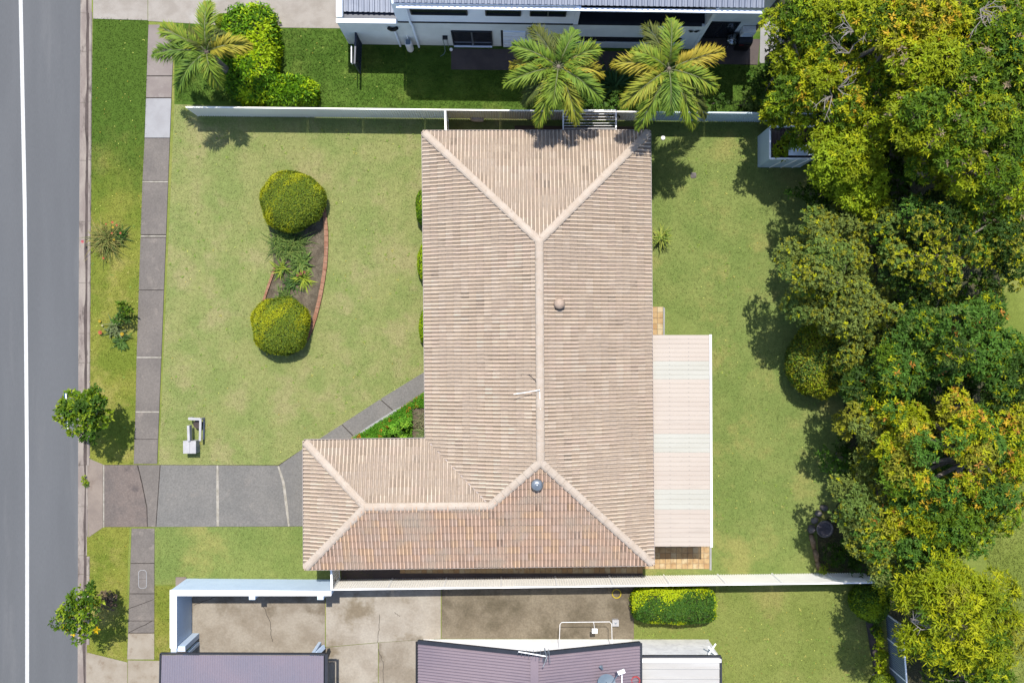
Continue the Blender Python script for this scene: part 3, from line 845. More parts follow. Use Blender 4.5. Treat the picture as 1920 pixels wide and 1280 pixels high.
# floor band and upper storey
part('floor_band', MB().prism(npoly(761, 1074, -1.0, 8), 2.842, 2.95), M['charcoal'], nh)
part('upper_wall', MB().prism(npoly(762, 1066, .2, 8.2), 2.952, 4.9), M['clad_grey'], nh)
part('upper_wall', MB().prism(npoly(1066.2, 1074, -1.5, 8.2), 2.952, 4.9), M['clad_grey'], nh)
def nwin(x0, x1, z0, z1, d=0.0, sill=True, mull=None):
    """window set into the front: dark pane in a frame that stands proud of the wall"""
    xm = (x0 + x1) / 2
    a, b = G(x0, yb(x0) - d), G(x1, yb(x1) - d)
    f = part('window', MB().bar(a + Vector((0, -.02, z0)), b + Vector((0, -.02, z0)), .08, .05).bar(a + Vector((0, -.02, z1)), b + Vector((0, -.02, z1)), .08, .05)
             .bar(a + Vector((0, -.02, z0)), a + Vector((0, -.02, z1)), .05, .08, up=(0, 1, 0)).bar(b + Vector((0, -.02, z0)), b + Vector((0, -.02, z1)), .05, .08, up=(0, 1, 0)), M['charcoal'], nh)
    ps = [x0, (x0 + x1) / 2, x1] if mull else [x0, x1]
    for u, v in zip(ps[:-1], ps[1:]):
        a2, b2 = G(u, yb(u) - d), G(v, yb(v) - d)
        part('pane', MB().add([a2 + Vector((0, -.012, z0)), b2 + Vector((0, -.012, z0)), b2 + Vector((0, -.012, z1)), a2 + Vector((0, -.012, z1))], [(0, 1, 2, 3)]), M['glass'], f)
    if mull:
        part('mullion', MB().bar(G(xm, yb(xm) - d, z0) + Vector((0, -.03, 0)), G(xm, yb(xm) - d, z1) + Vector((0, -.03, 0)), .07, .06, up=(0, 1, 0)), M['steel'], f)
    if sill:
        part('sill', MB().bar(a + Vector((0, -.06, z0 - .05)), b + Vector((0, -.06, z0 - .05)), .12, .05), M['clad_grey'], f)
nwin(790, 884, 3.88, 4.45, 0, False)
nwin(916, 974, 3.88, 4.45, 0, False)
nwin(991, 1050, 3.9, 4.45, 0, False, True)
nwin(852, 923, .25, 1.95, 0, True, True)
# roller door / white unit niche
part('garage_door', MB().prism(npoly(944, 984, -2.2, 0), .05, 2.0), M['clad_grey'], nh)
for zz in (.5, 1.0, 1.5):
    x0, x1 = 944, 984
    part('door_slat', MB().bar(G(944, yb(944) + 2.6, zz), G(984, yb(984) + 2.6, zz), .03, .05), M['offwhite'], nh)
part('door_jamb', MB().prism(npoly(940, 943.6, -1.2, 0), .05, 2.05), M['charcoal'], nh)
# balcony recess with solid balustrade, and glazed strip below
part('balcony_back', MB().prism(npoly(1074.3, 1296, 36, 42), 0, 4.9), M['charcoal'], nh)
part('balcony_floor', MB().prism(npoly(1074.3, 1296, 4, 35.8), 2.6, 2.78), M['charcoal'], nh)
part('balustrade', MB().prism(npoly(1074.3, 1296, -.4, 4), 1.45, 2.9), M['render_grey'], nh)
part('balustrade_cap', MB().prism(npoly(1074.3, 1290, -1.2, 4.6), 2.902, 2.95), M['charcoal'], nh)
part('glazed_strip', MB().prism(npoly(1074.3, 1268, .6, 4), .75, 1.447), M['glass'], nh)
part('lower_wall', MB().prism(npoly(1074.3, 1268, -.2, 4.2), 0, .747), M['render_grey'], nh)
part('pier', MB().prism(npoly(1268.3, 1296, -.2, 4.2), 0, 1.447), M['render_grey'], nh)
part('end_wall', MB().prism(npoly(1296.3, 1302, -.6, 60), 0, 4.9), M['render_grey'], nh)
# set-back wing on the right
part('wall', MB().prism(npoly(1302.3, 1400, 22, 30), 0, 4.6), M['render_grey'], nh)
part('wall', MB().prism(npoly(1400.3, 1406, 20, 200), 0, 4.6), M['navy'], nh)
dd = part('door', MB().prism(npoly(1306, 1368, 20.6, 21.9), .02, 2.0), M['charcoal'], nh)
part('pane', MB().prism(npoly(1310, 1336, 20.0, 20.5), .1, 1.9), M['glass'], dd)
part('pane', MB().prism(npoly(1338, 1364, 20.0, 20.5), .1, 1.9), M['glass'], dd)
# main roof
xr0, xr1 = 765, 1374
ra, rb = G(xr0, 84.5, 5.0), G(xr1, 93.5, 5.0)
part('main_roof', MB().corr(ra, rb, G(xr1 + 2, -330, 6.1), G(xr0 + 2, -340, 6.1), [(0, 0), (.48, 0), (.60, .055), (.88, .055)], 9.4 * S), M['zinc'], nh)
part('fascia', MB().bar(ra + Vector((0, .05, -.06)), rb + Vector((0, .05, -.06)), .04, .12), M['charcoal'], nh)
part('gutter', MB().bar(ra + Vector((.1, -.16, -.11)), rb + Vector((0, -.16, -.11)), .03, .10).bar(ra + Vector((.1, -.09, -.155)), rb + Vector((0, -.09, -.155)), .12, .012), M['clad_grey'], nh)
# downpipes
for x, z1 in ((786, 4.75),):
    a = G(x, yb(x) + 3)
    part('downpipe', MB().tube([a + Vector((-.05, 0, z1)), a + Vector((-.05, -.02, 3.1)), a + Vector((0, -.03, 2.8)), a + Vector((0, -.03, .05))], .045, 8), M['clad_grey'], nh)
x = 752
rh = part('rainwater_head', MB().tube([G(742, yb(x) + 3, 2.35), G(746, yb(x) + 4, 2.22), G(752, yb(x) + 4, 2.22), G(757, yb(x) + 3, 2.35)], .075, 8), M['black'], nh)
part('downpipe', MB().tube([G(751, yb(x) + 3, 2.1), G(751, yb(x) + 3, .05)], .04, 8), M['clad_grey'], nh)
# black butterfly ornament on the pier
bc = G(1281, yb(1281) + 1.2, 2.35)
bf = MB()
for s_ in (-1, 1):
    bf.add([bc, bc + Vector((s_ * .16, -.02, .13)), bc + Vector((s_ * .24, -.02, .10)), bc + Vector((s_ * .17, -.02, -.01)), bc + Vector((s_ * .14, -.02, -.12)), bc + Vector((s_ * .04, -.02, -.10))], [(0, 1, 2, 3), (0, 3, 4, 5)])
single('butterfly_ornament', bf, M['black'], 'black butterfly ornament on the grey wall beside the dark doorway', 'wall ornament', base=bc)
# gas / water unit and tap on the wall
gm = thing('meter_unit', 'white wall meter unit with grey screen between two downpipes', 'meter', G(770, yb(770) + 6))
c = G(770, yb(770) + 9, 1.0)
part('case', MB().lathe(c + Vector((0, 0, -.95)), [(.13, 0), (.15, .1), (.15, .9), (.12, .97)], 14), M['offwhite'], gm)
part('lid', MB().obox(c + Vector((0, .0, .05)), (.09, 0, 0), (0, .1, 0), (0, 0, .02)), M['dish'], gm)
part('pipe', MB().tube([c + Vector((0, .1, .0)), c + Vector((-.03, .2, .25)), c + Vector((-.02, .25, .45))], .02, 6), M['white'], gm)
hr = thing('hose_reel', 'black hose reel with pale hose hanging on the grey wall', 'hose reel', G(838, yb(838) + 4))
part('reel', MB().tube([G(834, yb(838) + 3, 1.25), G(843, yb(838) + 3, 1.25)], .09, 10), M['black'], hr)
part('hose', MB().tube([G(834, yb(838) + 5, 1.2), G(835, yb(838) + 7, .5), G(835, yb(838) + 12, .06), G(832, yb(838) + 17, .03), G(826, yb(838) + 21, .03)], .016, 6), M['hose_green'], hr)
part('tap', MB().tube([G(841, yb(838) + 2, .9), G(841, yb(838) + 2, .05)], .012, 6), M['steel'], hr)
single('white_cap', MB().lathe(G(846, yb(838) + 8, .0), [(.07, 0), (.07, .06), (.05, .08)], 12), M['white'], 'small white cap on the grass under the hose reel', 'cap')
ac = thing('wall_air_conditioner', 'white wall mounted air conditioner near the kettle barbecue', 'air conditioner', G(1388, yb(1388) - 17))
c = G(1388, yb(1388) - 15, 1.3)
part('case', MB().obox(c, (.26, 0, 0), (0, .13, 0), (0, 0, .28)), M['offwhite'], ac)
for k in range(4): part('louvre', MB().bar(c + Vector((-.2, -.145, -.18 + k * .12)), c + Vector((.2, -.145, -.18 + k * .12)), .02, .03), M['clad_grey'], ac)
kb_ = thing('kettle_barbecue', 'silver domed kettle barbecue on the dark terrace', 'barbecue', G(1366, 84))
c = G(1366, 84, 0)
part('bowl', MB().lathe(c + Vector((0, 0, .45)), [(.08, 0), (.24, .12), (.27, .22)], 18), M['black'], kb_, True)
part('lid', MB().lathe(c + Vector((0, 0, .68)), [(.275, 0), (.25, .10), (.16, .18), (.05, .21)], 18), M['chrome'], kb_, True)
for k in range(3):
    a = 2.1 * k
    part('leg', MB().tube([c + Vector((.12 * math.cos(a), .12 * math.sin(a), .5)), c + Vector((.26 * math.cos(a), .26 * math.sin(a), .03))], .012, 6), M['steel'], kb_)
gt = thing('gas_barbecue', 'dark hooded barbecue with red trim beside the silver kettle barbecue', 'barbecue', G(1388, 86))
c = G(1388, 86, 0)
part('cart', MB().obox(c + Vector((0, 0, .4)), (.28, 0, 0), (0, .22, 0), (0, 0, .38)), M['black'], gt)
part('hood', MB().tube([c + Vector((-.28, 0, .84)), c + Vector((.28, 0, .84))], .2, 12), M['charcoal'], gt)
part('handle', MB().tube([c + Vector((-.26, -.24, .84)), c + Vector((-.05, -.24, .84))], .02, 6), M['redpaint'], gt)

# ------------------------------------------------------------------ south neighbour's buildings
shs = thing('neighbour_house', 'white walled house with faded purple ribbed gable roof', 'house', G(1000, 1300))
part('wall', MB().prism(gp([(794, 1197.6), (1184, 1197.6), (1184, 1204), (794, 1204)]), 0, 2.72), M['white'], shs)
part('wall', MB().prism(gp([(1184.3, 1198), (1328, 1198), (1328, 1204), (1184.3, 1204)]), 0, 2.5), M['offwhite'], shs)
part('wall', MB().prism(gp([(794, 1204.3), (801, 1204.3), (801, 1700), (794, 1700)]), 0, 2.6), M['white'], shs)
part('gable_wall', MB().add([G(796, 1198.6, 2.722), G(1182, 1198.6, 2.722), G(1001, 1198.6, 4.0), G(796, 1203, 2.722), G(1182, 1203, 2.722), G(1001, 1203, 4.0)],
                            [(0, 2, 1), (3, 4, 5), (0, 1, 4, 3), (1, 2, 5, 4), (2, 0, 3, 5)]), M['white'], shs)
zE, zR2 = 2.75, 4.15
wE, rT, eE = P(784, 1203, zE), P(1002, 1226, zR2), P(1199.5, 1206, zE)
far_ = Vector((0, -11, 0))
SIN = [(i / 6, .02 * (1 - math.cos(2 * math.pi * i / 6))) for i in range(6)]
part('roof_sheet', MB().corr(wE, wE + far_, rT + far_, rT, SIN, .115), M['mauve2'], shs, True)
part('roof_sheet', MB().corr(eE + far_, eE, rT, rT + far_, SIN, .115), M['mauve2'], shs, True)
part('ridge_capping', MB().bar(rT + Vector((0, 0, .05)), rT + far_ + Vector((0, 0, .05)), .30, .035), M['mauve2'], shs)
part('barge_board', MB().bar(wE + Vector((0, .02, .01)), rT + Vector((0, .02, .04)), .14, .14).bar(eE + Vector((0, .02, .01)), rT + Vector((0, .02, .04)), .14, .14), M['charcoal'], shs)
part('gutter', MB().bar(wE + Vector((-.05, 0, -.05)), wE + far_ + Vector((-.05, 0, -.05)), .10, .1), M['black'], shs)
part('gutter', MB().bar(eE + Vector((.05, 0, -.05)), eE + far_ + Vector((.05, 0, -.05)), .10, .1), M['charcoal'], shs)
# sun-bleached annex roof to the right
aa, ab = P(1203, 1232, 2.4), P(1349, 1232, 2.4)
part('annex_roof', MB().corr(aa + far_, aa, ab, ab + far_, [(0, 0), (.8, 0), (.86, .03), (.94, .03)], .40), M['white_roof'], shs)
part('annex_fascia', MB().bar(aa + Vector((0, .04, -.04)), ab + Vector((.06, .04, -.04)), .08, .12).bar(ab + Vector((.06, .0, -.04)), ab + far_ + Vector((.06, 0, -.04)), .08, .12), M['charcoal'], shs)
part('awning_bracket', MB().bar(P(1328, 1211, 2.2), P(1344, 1229, 2.2), .06, .06), M['white'], shs)
part('awning_bracket', MB().bar(P(1328, 1226, 2.05), P(1342, 1206, 2.05), .05, .05), M['white'], shs)
# carport
cp = thing('carport', 'carport with mauve ribbed roof at edge of the concrete yard', 'carport', G(460, 1300))
ca_, cb_ = P(303, 1227, 2.45), P(607, 1228, 2.45)
part('roof_sheet', MB().corr(ca_, cb_, cb_ + Vector((0, -8, .15)), ca_ + Vector((-.15, -8, .15)), SIN, .093), M['mauve'], cp, True)
part('fascia', MB().bar(ca_ + Vector((-.05, .05, -.03)), cb_ + Vector((.06, .05, -.03)), .06, .14).bar(ca_ + Vector((-.04, .05, -.03)), ca_ + Vector((-.2, -8, -.03)), .06, .14), M['charcoal'], cp)
part('gutter', MB().bar(cb_ + Vector((.10, .05, -.05)), cb_ + Vector((.10, -8, -.05)), .12, .12), M['charcoal'], cp)
for x in (372, 600):
    q = G(x, 1205)
    part('post', MB().bar(q, q + Vector((0, 0, 2.3)), .12, .12, up=(0, 1, 0)), M['render_blue'], cp)
part('wall', MB().prism(gp([(606, 1212), (611, 1212), (611, 1500), (606, 1500)]), 0, 2.2), M['charcoal'], cp)
part('return_wall', MB().bar(P(593, 1226, 2.0), P(607, 1212, 1.2), .16, .10), M['render_blue'], cp)
# fold-down clothesline on the white wall
def clothesline(label, pts, z, lines, m, rad=.0125):
    cl = thing('clothesline', label, 'clothesline', Vector((pts[0].x, pts[0].y, 0)))
    part('frame', MB().tube(pts, rad, 8), m, cl)
    for a, b in lines:
        part('line', MB().tube([a, b], rad * .35, 5), M['white'], cl)
    return cl
z = 1.5
clothesline('white folding clothesline frame standing out from the white wall', [P(1048, 1222, z), P(1050, 1170, z), P(1053, 1166, z), P(1143, 1165, z), P(1147, 1169, z), P(1148, 1222, z)], z,
            [(P(1051, 1168 + k * 11, z), P(1147, 1168 + k * 11, z)) for k in range(0)], M['offwhite'])
pb2 = thing('peg_basket', 'small white square basket hanging from the clothesline frame', 'basket', P(1115, 1182, 1.1))
c = P(1115, 1182, 1.15)
part('basket', MB().obox(c, (.11, 0, 0), (0, .09, 0), (0, 0, .05)), M['white'], pb2)
part('hanger', MB().tube([P(1113, 1166, z), c + Vector((0, .08, .04))], .012, 5), M['white'], pb2)
wb = thing('storage_box', 'white square box with a grey emblem standing on the dirty concrete', 'box', G(1152, 1162))
c = G(1153, 1164, -.10)
part('body', MB().obox(c + Vector((0, 0, .22)), (.12, 0, 0), (0, .12, 0), (0, 0, .11)), M['stand_white'], wb)
part('lid', MB().obox(c + Vector((0, 0, .36)), (.135, 0, 0), (0, .135, 0), (0, 0, .012)), M['stand_white'], wb)
part('emblem', MB().add([c + Vector((-.07, .05, .375)), c + Vector((0, -.06, .375)), c + Vector((.07, .05, .375)), c + Vector((0, .0, .375))], [(0, 1, 3), (1, 2, 3)]), M['dish'], wb)
def ring(c, r, t, n=20):
    m = MB(); pts = [c + Vector((r * math.cos(2 * math.pi * i / n), r * math.sin(2 * math.pi * i / n), 0)) for i in range(n + 1)]
    return m.tube(pts, t, 6, cap=False)
single('hose_coil', ring(G(1156, 1112, .04), .18, .024), M['yellow'], 'yellow hose ring lying on the concrete by the fence', 'hose')
tiny = ring(P(1192, 1276, 3.0), .15, .026)
def roof_z(x):  # height of the gable roof below a plan x
    t = (x - wE.x) / (rT.x - wE.x) if x < rT.x else (eE.x - x) / (eE.x - rT.x)
    return zE + (zR2 - zE) * t
q = P(1192, 1276, 2.9)
single('hose_coil', ring(Vector((q.x, q.y, roof_z(q.x) + .06)), .16, .03), M['red'], 'red hose ring lying on the purple roof edge', 'hose')
# satellite dish
q = P(1136, 1275, 3.4); zz = roof_z(q.x)
sd2 = thing('satellite_dish', 'blue grey oval satellite dish mounted on the purple roof', 'satellite dish', Vector((q.x, q.y, zz)))
c = Vector((q.x, q.y, zz + .42))
nrm = Vector((.22, .25, 1)).normalized(); s1 = nrm.cross(Vector((0, 1, 0))).normalized(); s2 = nrm.cross(s1)
dm = MB(); vs = [c - nrm * .06]; n = 24
for rr, dz in ((.5, -.045), (1.0, 0)):
    for k in range(n):
        a = 2 * math.pi * k / n
        vs.append(c + s1 * .36 * rr * math.cos(a) + s2 * .32 * rr * math.sin(a) + nrm * dz)
dm.add(vs, [(0, 1 + k, 1 + (k + 1) % n) for k in range(n)] + [(1 + k, 1 + n + k, 1 + n + (k + 1) % n, 1 + (k + 1) % n) for k in range(n)])
part('reflector', dm, M['dish'], sd2, True)
part('mast', MB().tube([c - nrm * .06, Vector((c.x, c.y, zz - .02))], .025, 8), M['charcoal'], sd2)
l0 = P(1165, 1259, zz + .75); 
part('feed_arm', MB().tube([c + s2 * .3, l0 + Vector((-.05, 0, -.05))], .018, 6), M['dish'], sd2)
part('receiver', MB().obox(l0, (.13, .05, 0), (-.03, .07, 0), (0, 0, .03)), M['offwhite'], sd2)
single('vent_pipe', MB().tube([P(1166, 1290, roof_z(P(1166, 1290, 3).x)), P(1166, 1262, roof_z(P(1166, 1262, 3).x) + .2)], .022, 8), M['white'], 'thin white pipe beside the satellite dish on purple roof', 'pipe')
q = P(1128, 1249, 3.3); zz2 = roof_z(q.x)
single('flue_vent', MB().tube([Vector((q.x, q.y, zz2)), Vector((q.x, q.y, zz2 + .25)), Vector((q.x - .08, q.y + .12, zz2 + .38))], [.05, .05, .045], 8), M['dish'], 'small grey angled flue on purple roof above the dish', 'flue')
# tv antenna on the gable end
q = P(1020, 1229, 4.2); zz3 = roof_z(q.x)
ta = thing('tv_antenna', 'silver TV antenna standing over the dark gable edge of the purple roof', 'antenna', Vector((q.x, q.y, zz3)))
top = Vector((q.x, q.y, zz3 + .9))
part('mast', MB().tube([Vector((q.x, q.y, zz3 - .1)), top], .02, 8), M['steel'], ta)
b0, b1 = P(972, 1221, zz3 + .75), P(1026, 1230, zz3 + .75)
part('boom', MB().tube([b0, b1], .02, 6), M['white'], ta)
for t in np.linspace(0, 1, 9):
    p_ = b0.lerp(b1, t); w_ = .08 + .16 * t
    part('element', MB().tube([p_ - Vector((.03, w_, 0)), p_ + Vector((.03, w_, 0))], .008, 5), M['steel'], ta)
part('reflector', MB().tube([b1 + Vector((-.1, .34, .1)), b1 + Vector((-.02, .0, .05)), b1 + Vector((-.16, -.36, .1))], .02, 6).tube([b1 + Vector((.05, .3, .1)), b1 + Vector((.1, -.2, .1))], .014, 6), M['steel'], ta)

# ------------------------------------------------------------------ shed behind the house
sh = thing('garden_shed', 'pale blue grey steel shed with rusty brown roof under overhanging leaves', 'shed', G(1465, 290))
SHH = 1.9
x0, x1, y0, y1 = 1420.5, 1500, 256, 314
ww = 2.2
for poly in ([(x0, y0), (x0 + ww, y0), (x0 + ww, y1), (x0, y1)], [(x0 + ww, y1 - ww), (x1, y1 - ww), (x1, y1), (x0 + ww, y1)], [(x0 + ww, y0), (x1, y0), (x1, y0 + ww), (x0 + ww, y0 + ww)], [(x1 - ww, y0 + ww), (x1, y0 + ww), (x1, y1 - ww), (x1 - ww, y1 - ww)]):
    part('shed_wall', MB().prism(gp(poly), 0, SHH), M['grey_metal'], sh)
part('rim', MB().bar(G(x0, y0, SHH), G(x0, y1, SHH), .06, .04).bar(G(x0, y0, SHH + .002), G(x1, y0, SHH + .002), .06, .04).bar(G(x0, y1, SHH + .003), G(x1, y1, SHH + .003), .06, .04), M['white'], sh)
part('shed_roof', MB().corr(G(x0 + 2.4, y1 - 2.4, SHH - .14), G(x1 - 2.4, y1 - 2.4, SHH - .14), G(x1 - 2.4, y0 + 2.4, SHH - .08), G(x0 + 2.4, y0 + 2.4, SHH - .08), TRAP, .14), M['rust_roof'], sh)
for k in (1442, 1463, 1484): part('brace', MB().bar(G(k, y1 + .6, .08), G(k + 8, y1 + .6, SHH - .1), .03, .05, up=(0, 1, 0)), M['cream_metal'], sh)
part('awning_flap', MB().obox(G(1476, 300, SHH + .15), (.55, 0, 0), (0, .22, -.06), (0, 0, .012)), M['clad_grey'], sh)

# clothesline between north wall and fence
cl2 = thing('clothesline', 'white wall clothesline with wires between north fence and tiled house', 'clothesline', G(1095, 240))
z = 1.9
for x in (1056, 1155):
    part('arm', MB().bar(P(x, 207, z), P(x, 247, z), .05, .05), M['white'], cl2)
part('arm', MB().bar(P(1056, 207, z), P(1155, 207, z), .04, .04), M['white'], cl2)
for y in (214, 219.5, 225, 231, 236, 241): part('line', MB().tube([P(1057, y, z), P(1154, y, z)], .010, 5), M['white'], cl2)

# ------------------------------------------------------------------ small garden things
st = thing('garden_stand', 'white box joined to an open rectangular white frame on the front lawn', 'garden stand', G(366, 815))
BZ = .55
c = P(355.5, 838, BZ)
part('cabinet', MB().box(c.x - .02 - .255, c.x + .245, c.y - .255, c.y + .255, .02, BZ - .02), M['stand_white'], st)
part('lid', MB().prism([(c.x - .27, c.y - .262), (c.x - .004, c.y - .262), (c.x - .004, c.y + .262), (c.x - .27, c.y + .262)], BZ - .018, BZ), M['stand_white'], st)
part('lid', MB().prism([(c.x + .004, c.y - .262), (c.x + .26, c.y - .262), (c.x + .26, c.y + .262), (c.x + .004, c.y + .262)], BZ - .018, BZ), M['stand_white'], st)
part('door', MB().obox(c + Vector((.252, -.1, -.25)), (.012, 0, 0), (0, .1, 0), (0, 0, .12)), M['dish'], st)
z = .5
a, b, d_, e_ = P(354, 784.5, z), P(376, 785.5, z), P(375, 826, z), P(356, 826, z)
part('top_rail', MB().bar(a, b, .11, .05), M['stand_white'], st)
part('side_rail', MB().bar(b, d_, .09, .045), M['stand_white'], st)
part('side_rail', MB().bar(P(355, 797, z), e_, .10, .30), M['stand_white'], st)
part('base_rail', MB().bar(Vector((b.x, b.y, .04)), Vector((d_.x, d_.y, .04)), .06, .06), M['stand_white'], st)
for q in (a, b): part('leg', MB().bar(Vector((q.x, q.y, 0)), q, .07, .07, up=(0, 1, 0)), M['stand_white'], st)
part('pot', MB().lathe(Vector(((a.x + b.x) / 2 + .05, a.y - .25, 0)), [(.12, 0), (.17, .28), (.18, .3), (.14, .3)], 12), M['sleeper'], st)

single('timber_log', MB().tube([G(883, 224.5, .16), G(889, 224, .18), G(899, 224.5, .17), G(907, 226, .15)], [.10, .14, .14, .09], 9), M['pale_log'], 'pale weathered log lying at the foot of the north fence', 'log', smooth=True)
single('white_cap', MB().lathe(G(1243, 259, 0), [(.09, 0), (.09, .05), (.06, .07)], 10), M['offwhite'], 'small white cap in the grass by the north east roof corner', 'cap')
single('drain_grate', MB().prism(rrect(G(1300, 329).x, G(1300, 329).y, .24, .24, .05), 0, .02), M['rock'], 'small grey grate set in the back lawn', 'drain grate')

# street name sign beside the upper street tree
ss = thing('street_sign', 'blue and white sign blade on a thin pole half hidden by the upper street tree', 'street sign', G(193, 762))
part('pole', MB().tube([G(193, 762, 0), G(193, 762, 2.65)], .03, 8), M['steel'], ss)
a = P(123.5, 737, 2.55); b = P(127.5, 808, 2.55)
part('sign_blade', MB().bar(a, b, .05, .2), M['blue'], ss)
part('blade_edge', MB().bar(a + Vector((.045, 0, .06)), b + Vector((.045, 0, .06)), .03, .09), M['white'], ss)
q0 = G(193, 762, 2.58)
part('bracket', MB().bar(q0, Vector((a.x + .1, q0.y, 2.55)), .03, .03), M['steel'], ss)

# pond, rocks and log edging in the back corner
pond = thing('garden_pond', 'round dark stone bird bath standing beside the rocks in the back corner', 'bird bath', G(1543, 992))
c = G(1541, 988)
part('basin', MB().lathe(c, [(.22, 0), (.18, .12), (.2, .25), (.33, .33), (.36, .4), (.31, .4), (.27, .36)], 20), M['rock'], pond, True)
part('water', MB().lathe(c + Vector((0, 0, .36)), [(.28, 0), (.28, .004)], 20), M['water'], pond)
def rock(px, py, rx, ry, h, label, m='rock', name='rock', rot=0):
    bm = bmesh.new(); bmesh.ops.create_icosphere(bm, subdivisions=2, radius=1)
    for v in bm.verts:
        k = 1 + random.uniform(-.13, .13)
        x, y = v.co.x * rx * S * k, v.co.y * ry * S * k
        v.co = (x * math.cos(rot) - y * math.sin(rot), x * math.sin(rot) + y * math.cos(rot), max(-.05, v.co.z * h * k))
    me = bpy.data.meshes.new(name); bm.to_mesh(me); bm.free(); me.materials.append(M[m])
    o = bpy.data.objects.new(name, me); COL.objects.link(o); o.location = G(px, py, .02)
    return tag(o, label, 'rock', 'rocks around the bird bath')
rock(1544, 951, 8, 6, .22, 'flat grey rock topmost of the four rocks above the bird bath')
rock(1534, 962, 7, 6, .24, 'brownish rock second from the top of the row by the bird bath')
rock(1527, 975, 8, 6, .22, 'greenish grey rock third in the row leading to the bird bath', rot=.5)
rock(1521, 991, 8, 8, .28, 'rounded dark rock left of the bird bath, last of its row')
for i, (a, b, lb) in enumerate((((1517, 1001), (1523, 1028), 'split timber log edging the back bed just below the dark rocks'), ((1524, 1029), (1529, 1052), 'split timber log in the middle of the back bed edging'), ((1529, 1053), (1533, 1067), 'short timber log edging the bed next to the south fence'))):
    m = MB().tube([G(a[0] + 2, a[1], .08), G((a[0] + b[0]) / 2 + 3, (a[1] + b[1]) / 2, .10), G(b[0] + 2, b[1], .08)], [.09, .12, .08], 8)
    single('edging_log', m, M['log'], lb, 'log', 'logs edging the back bed', smooth=True)
# sleeper edge and neighbour's strip
single('sleeper_edge', MB().bar(G(1627, 1160, .12), G(1636, 1215, .12), .22, .28).bar(G(1636, 1215.5, .12), G(1645, 1262, .12), .22, .28), M['sleeper'], 'dark timber sleeper edging between the lawn and yellow ground cover', 'garden edging')
single('stone_block', MB().obox(G(1643, 1266, .1), (.14, .03, 0), (-.03, .1, 0), (0, 0, .12)), M['path_light'], 'pale stone block at the end of the dark sleeper', 'stone')

# kidney shaped bed with brick edging
bed = area('garden_bed', [(505, 425), (600, 390), (609, 420), (612, 470), (603, 555), (585, 625), (560, 655), (520, 640), (500, 590), (497, 560), (515, 505)], .012, 'soil')
def catmull(pts, n=16):
    out = []
    P_ = [pts[0]] + pts + [pts[-1]]
    for i in range(1, len(P_) - 2):
        p0, p1, p2, p3 = [Vector((q[0], q[1])) for q in P_[i - 1:i + 3]]
        for k in range(n):
            t = k / n
            out.append(.5 * ((2 * p1) + (-p0 + p2) * t + (2 * p0 - 5 * p1 + 4 * p2 - p3) * t * t + (-p0 + 3 * p1 - 3 * p2 + p3) * t ** 3))
    out.append(Vector(pts[-1])); return out
def edging(pts, w, step=10.4):
    path = catmull(pts); acc = 0; last = path[0]; marks = [path[0]]
    for q in path[1:]:
        acc += (q - last).length; last = q
        if acc >= step: marks.append(q); acc = 0
    for a, b in zip(marks[:-1], marks[1:]):
        A_, B_ = G(a.x, a.y, .05), G(b.x, b.y, .05)
        d = (B_ - A_).normalized() * .006
        part('edging_brick', MB().bar(A_ + d, B_ - d, w + random.uniform(-.01, .01), .12 + random.uniform(-.012, .012)), M['brick_edge'], bed)
edging([(604, 376), (609, 400), (612.5, 440), (611, 490), (604, 540), (594, 585), (582, 622), (566, 648), (545, 662)], .155)
edging([(517, 500), (510, 520), (502, 542), (496, 562), (490, 580)], .10)

# ------------------------------------------------------------------ foliage
def leaf_object(name, base, d, nrm, L, W, col, m, fold=.25):
    """rhombic folded leaves; base, d, nrm arrays (n,3); L, W arrays (n,)"""
    n = len(base)
    side = np.cross(d, nrm); side /= np.linalg.norm(side, axis=1)[:, None] + 1e-9
    up = np.cross(side, d)
    mid = base + d * (L * .45)[:, None]
    v = np.empty((n, 4, 3), np.float32)
    v[:, 0] = base
    v[:, 1] = mid + side * (W / 2)[:, None] + up * (W * fold)[:, None]
    v[:, 2] = base + d * L[:, None]
    v[:, 3] = mid - side * (W / 2)[:, None] + up * (W * fold)[:, None]
    idx = np.arange(n)[:, None] * 4
    f = np.concatenate([idx + np.array([[0, 1, 2]]), idx + np.array([[0, 2, 3]])], 1).reshape(-1, 3)
    return raw_mesh(name, v.reshape(-1, 3), f, np.repeat(col, 4, axis=0), m)
def raw_mesh(name, v, f, col, m):
    me = bpy.data.meshes.new(name)
    v = np.ascontiguousarray(v, np.float32); f = np.ascontiguousarray(f, np.int32)
    me.vertices.add(len(v)); me.vertices.foreach_set('co', v.ravel())
    me.loops.add(f.size); me.loops.foreach_set('vertex_index', f.ravel())
    me.polygons.add(len(f))
    me.polygons.foreach_set('loop_start', np.arange(0, f.size, 3, dtype=np.int32))
    me.polygons.foreach_set('loop_total', np.full(len(f), 3, np.int32))
    me.materials.append(m)
    if col is not None:
        ca = me.color_attributes.new('tint', 'FLOAT_COLOR', 'POINT')
        c4 = np.ones((len(v), 4), np.float32); c4[:, :3] = col
        ca.data.foreach_set('color', c4.ravel())
    me.update(calc_edges=True)
    return me
def unit(a): return a / (np.linalg.norm(a, axis=1)[:, None] + 1e-9)
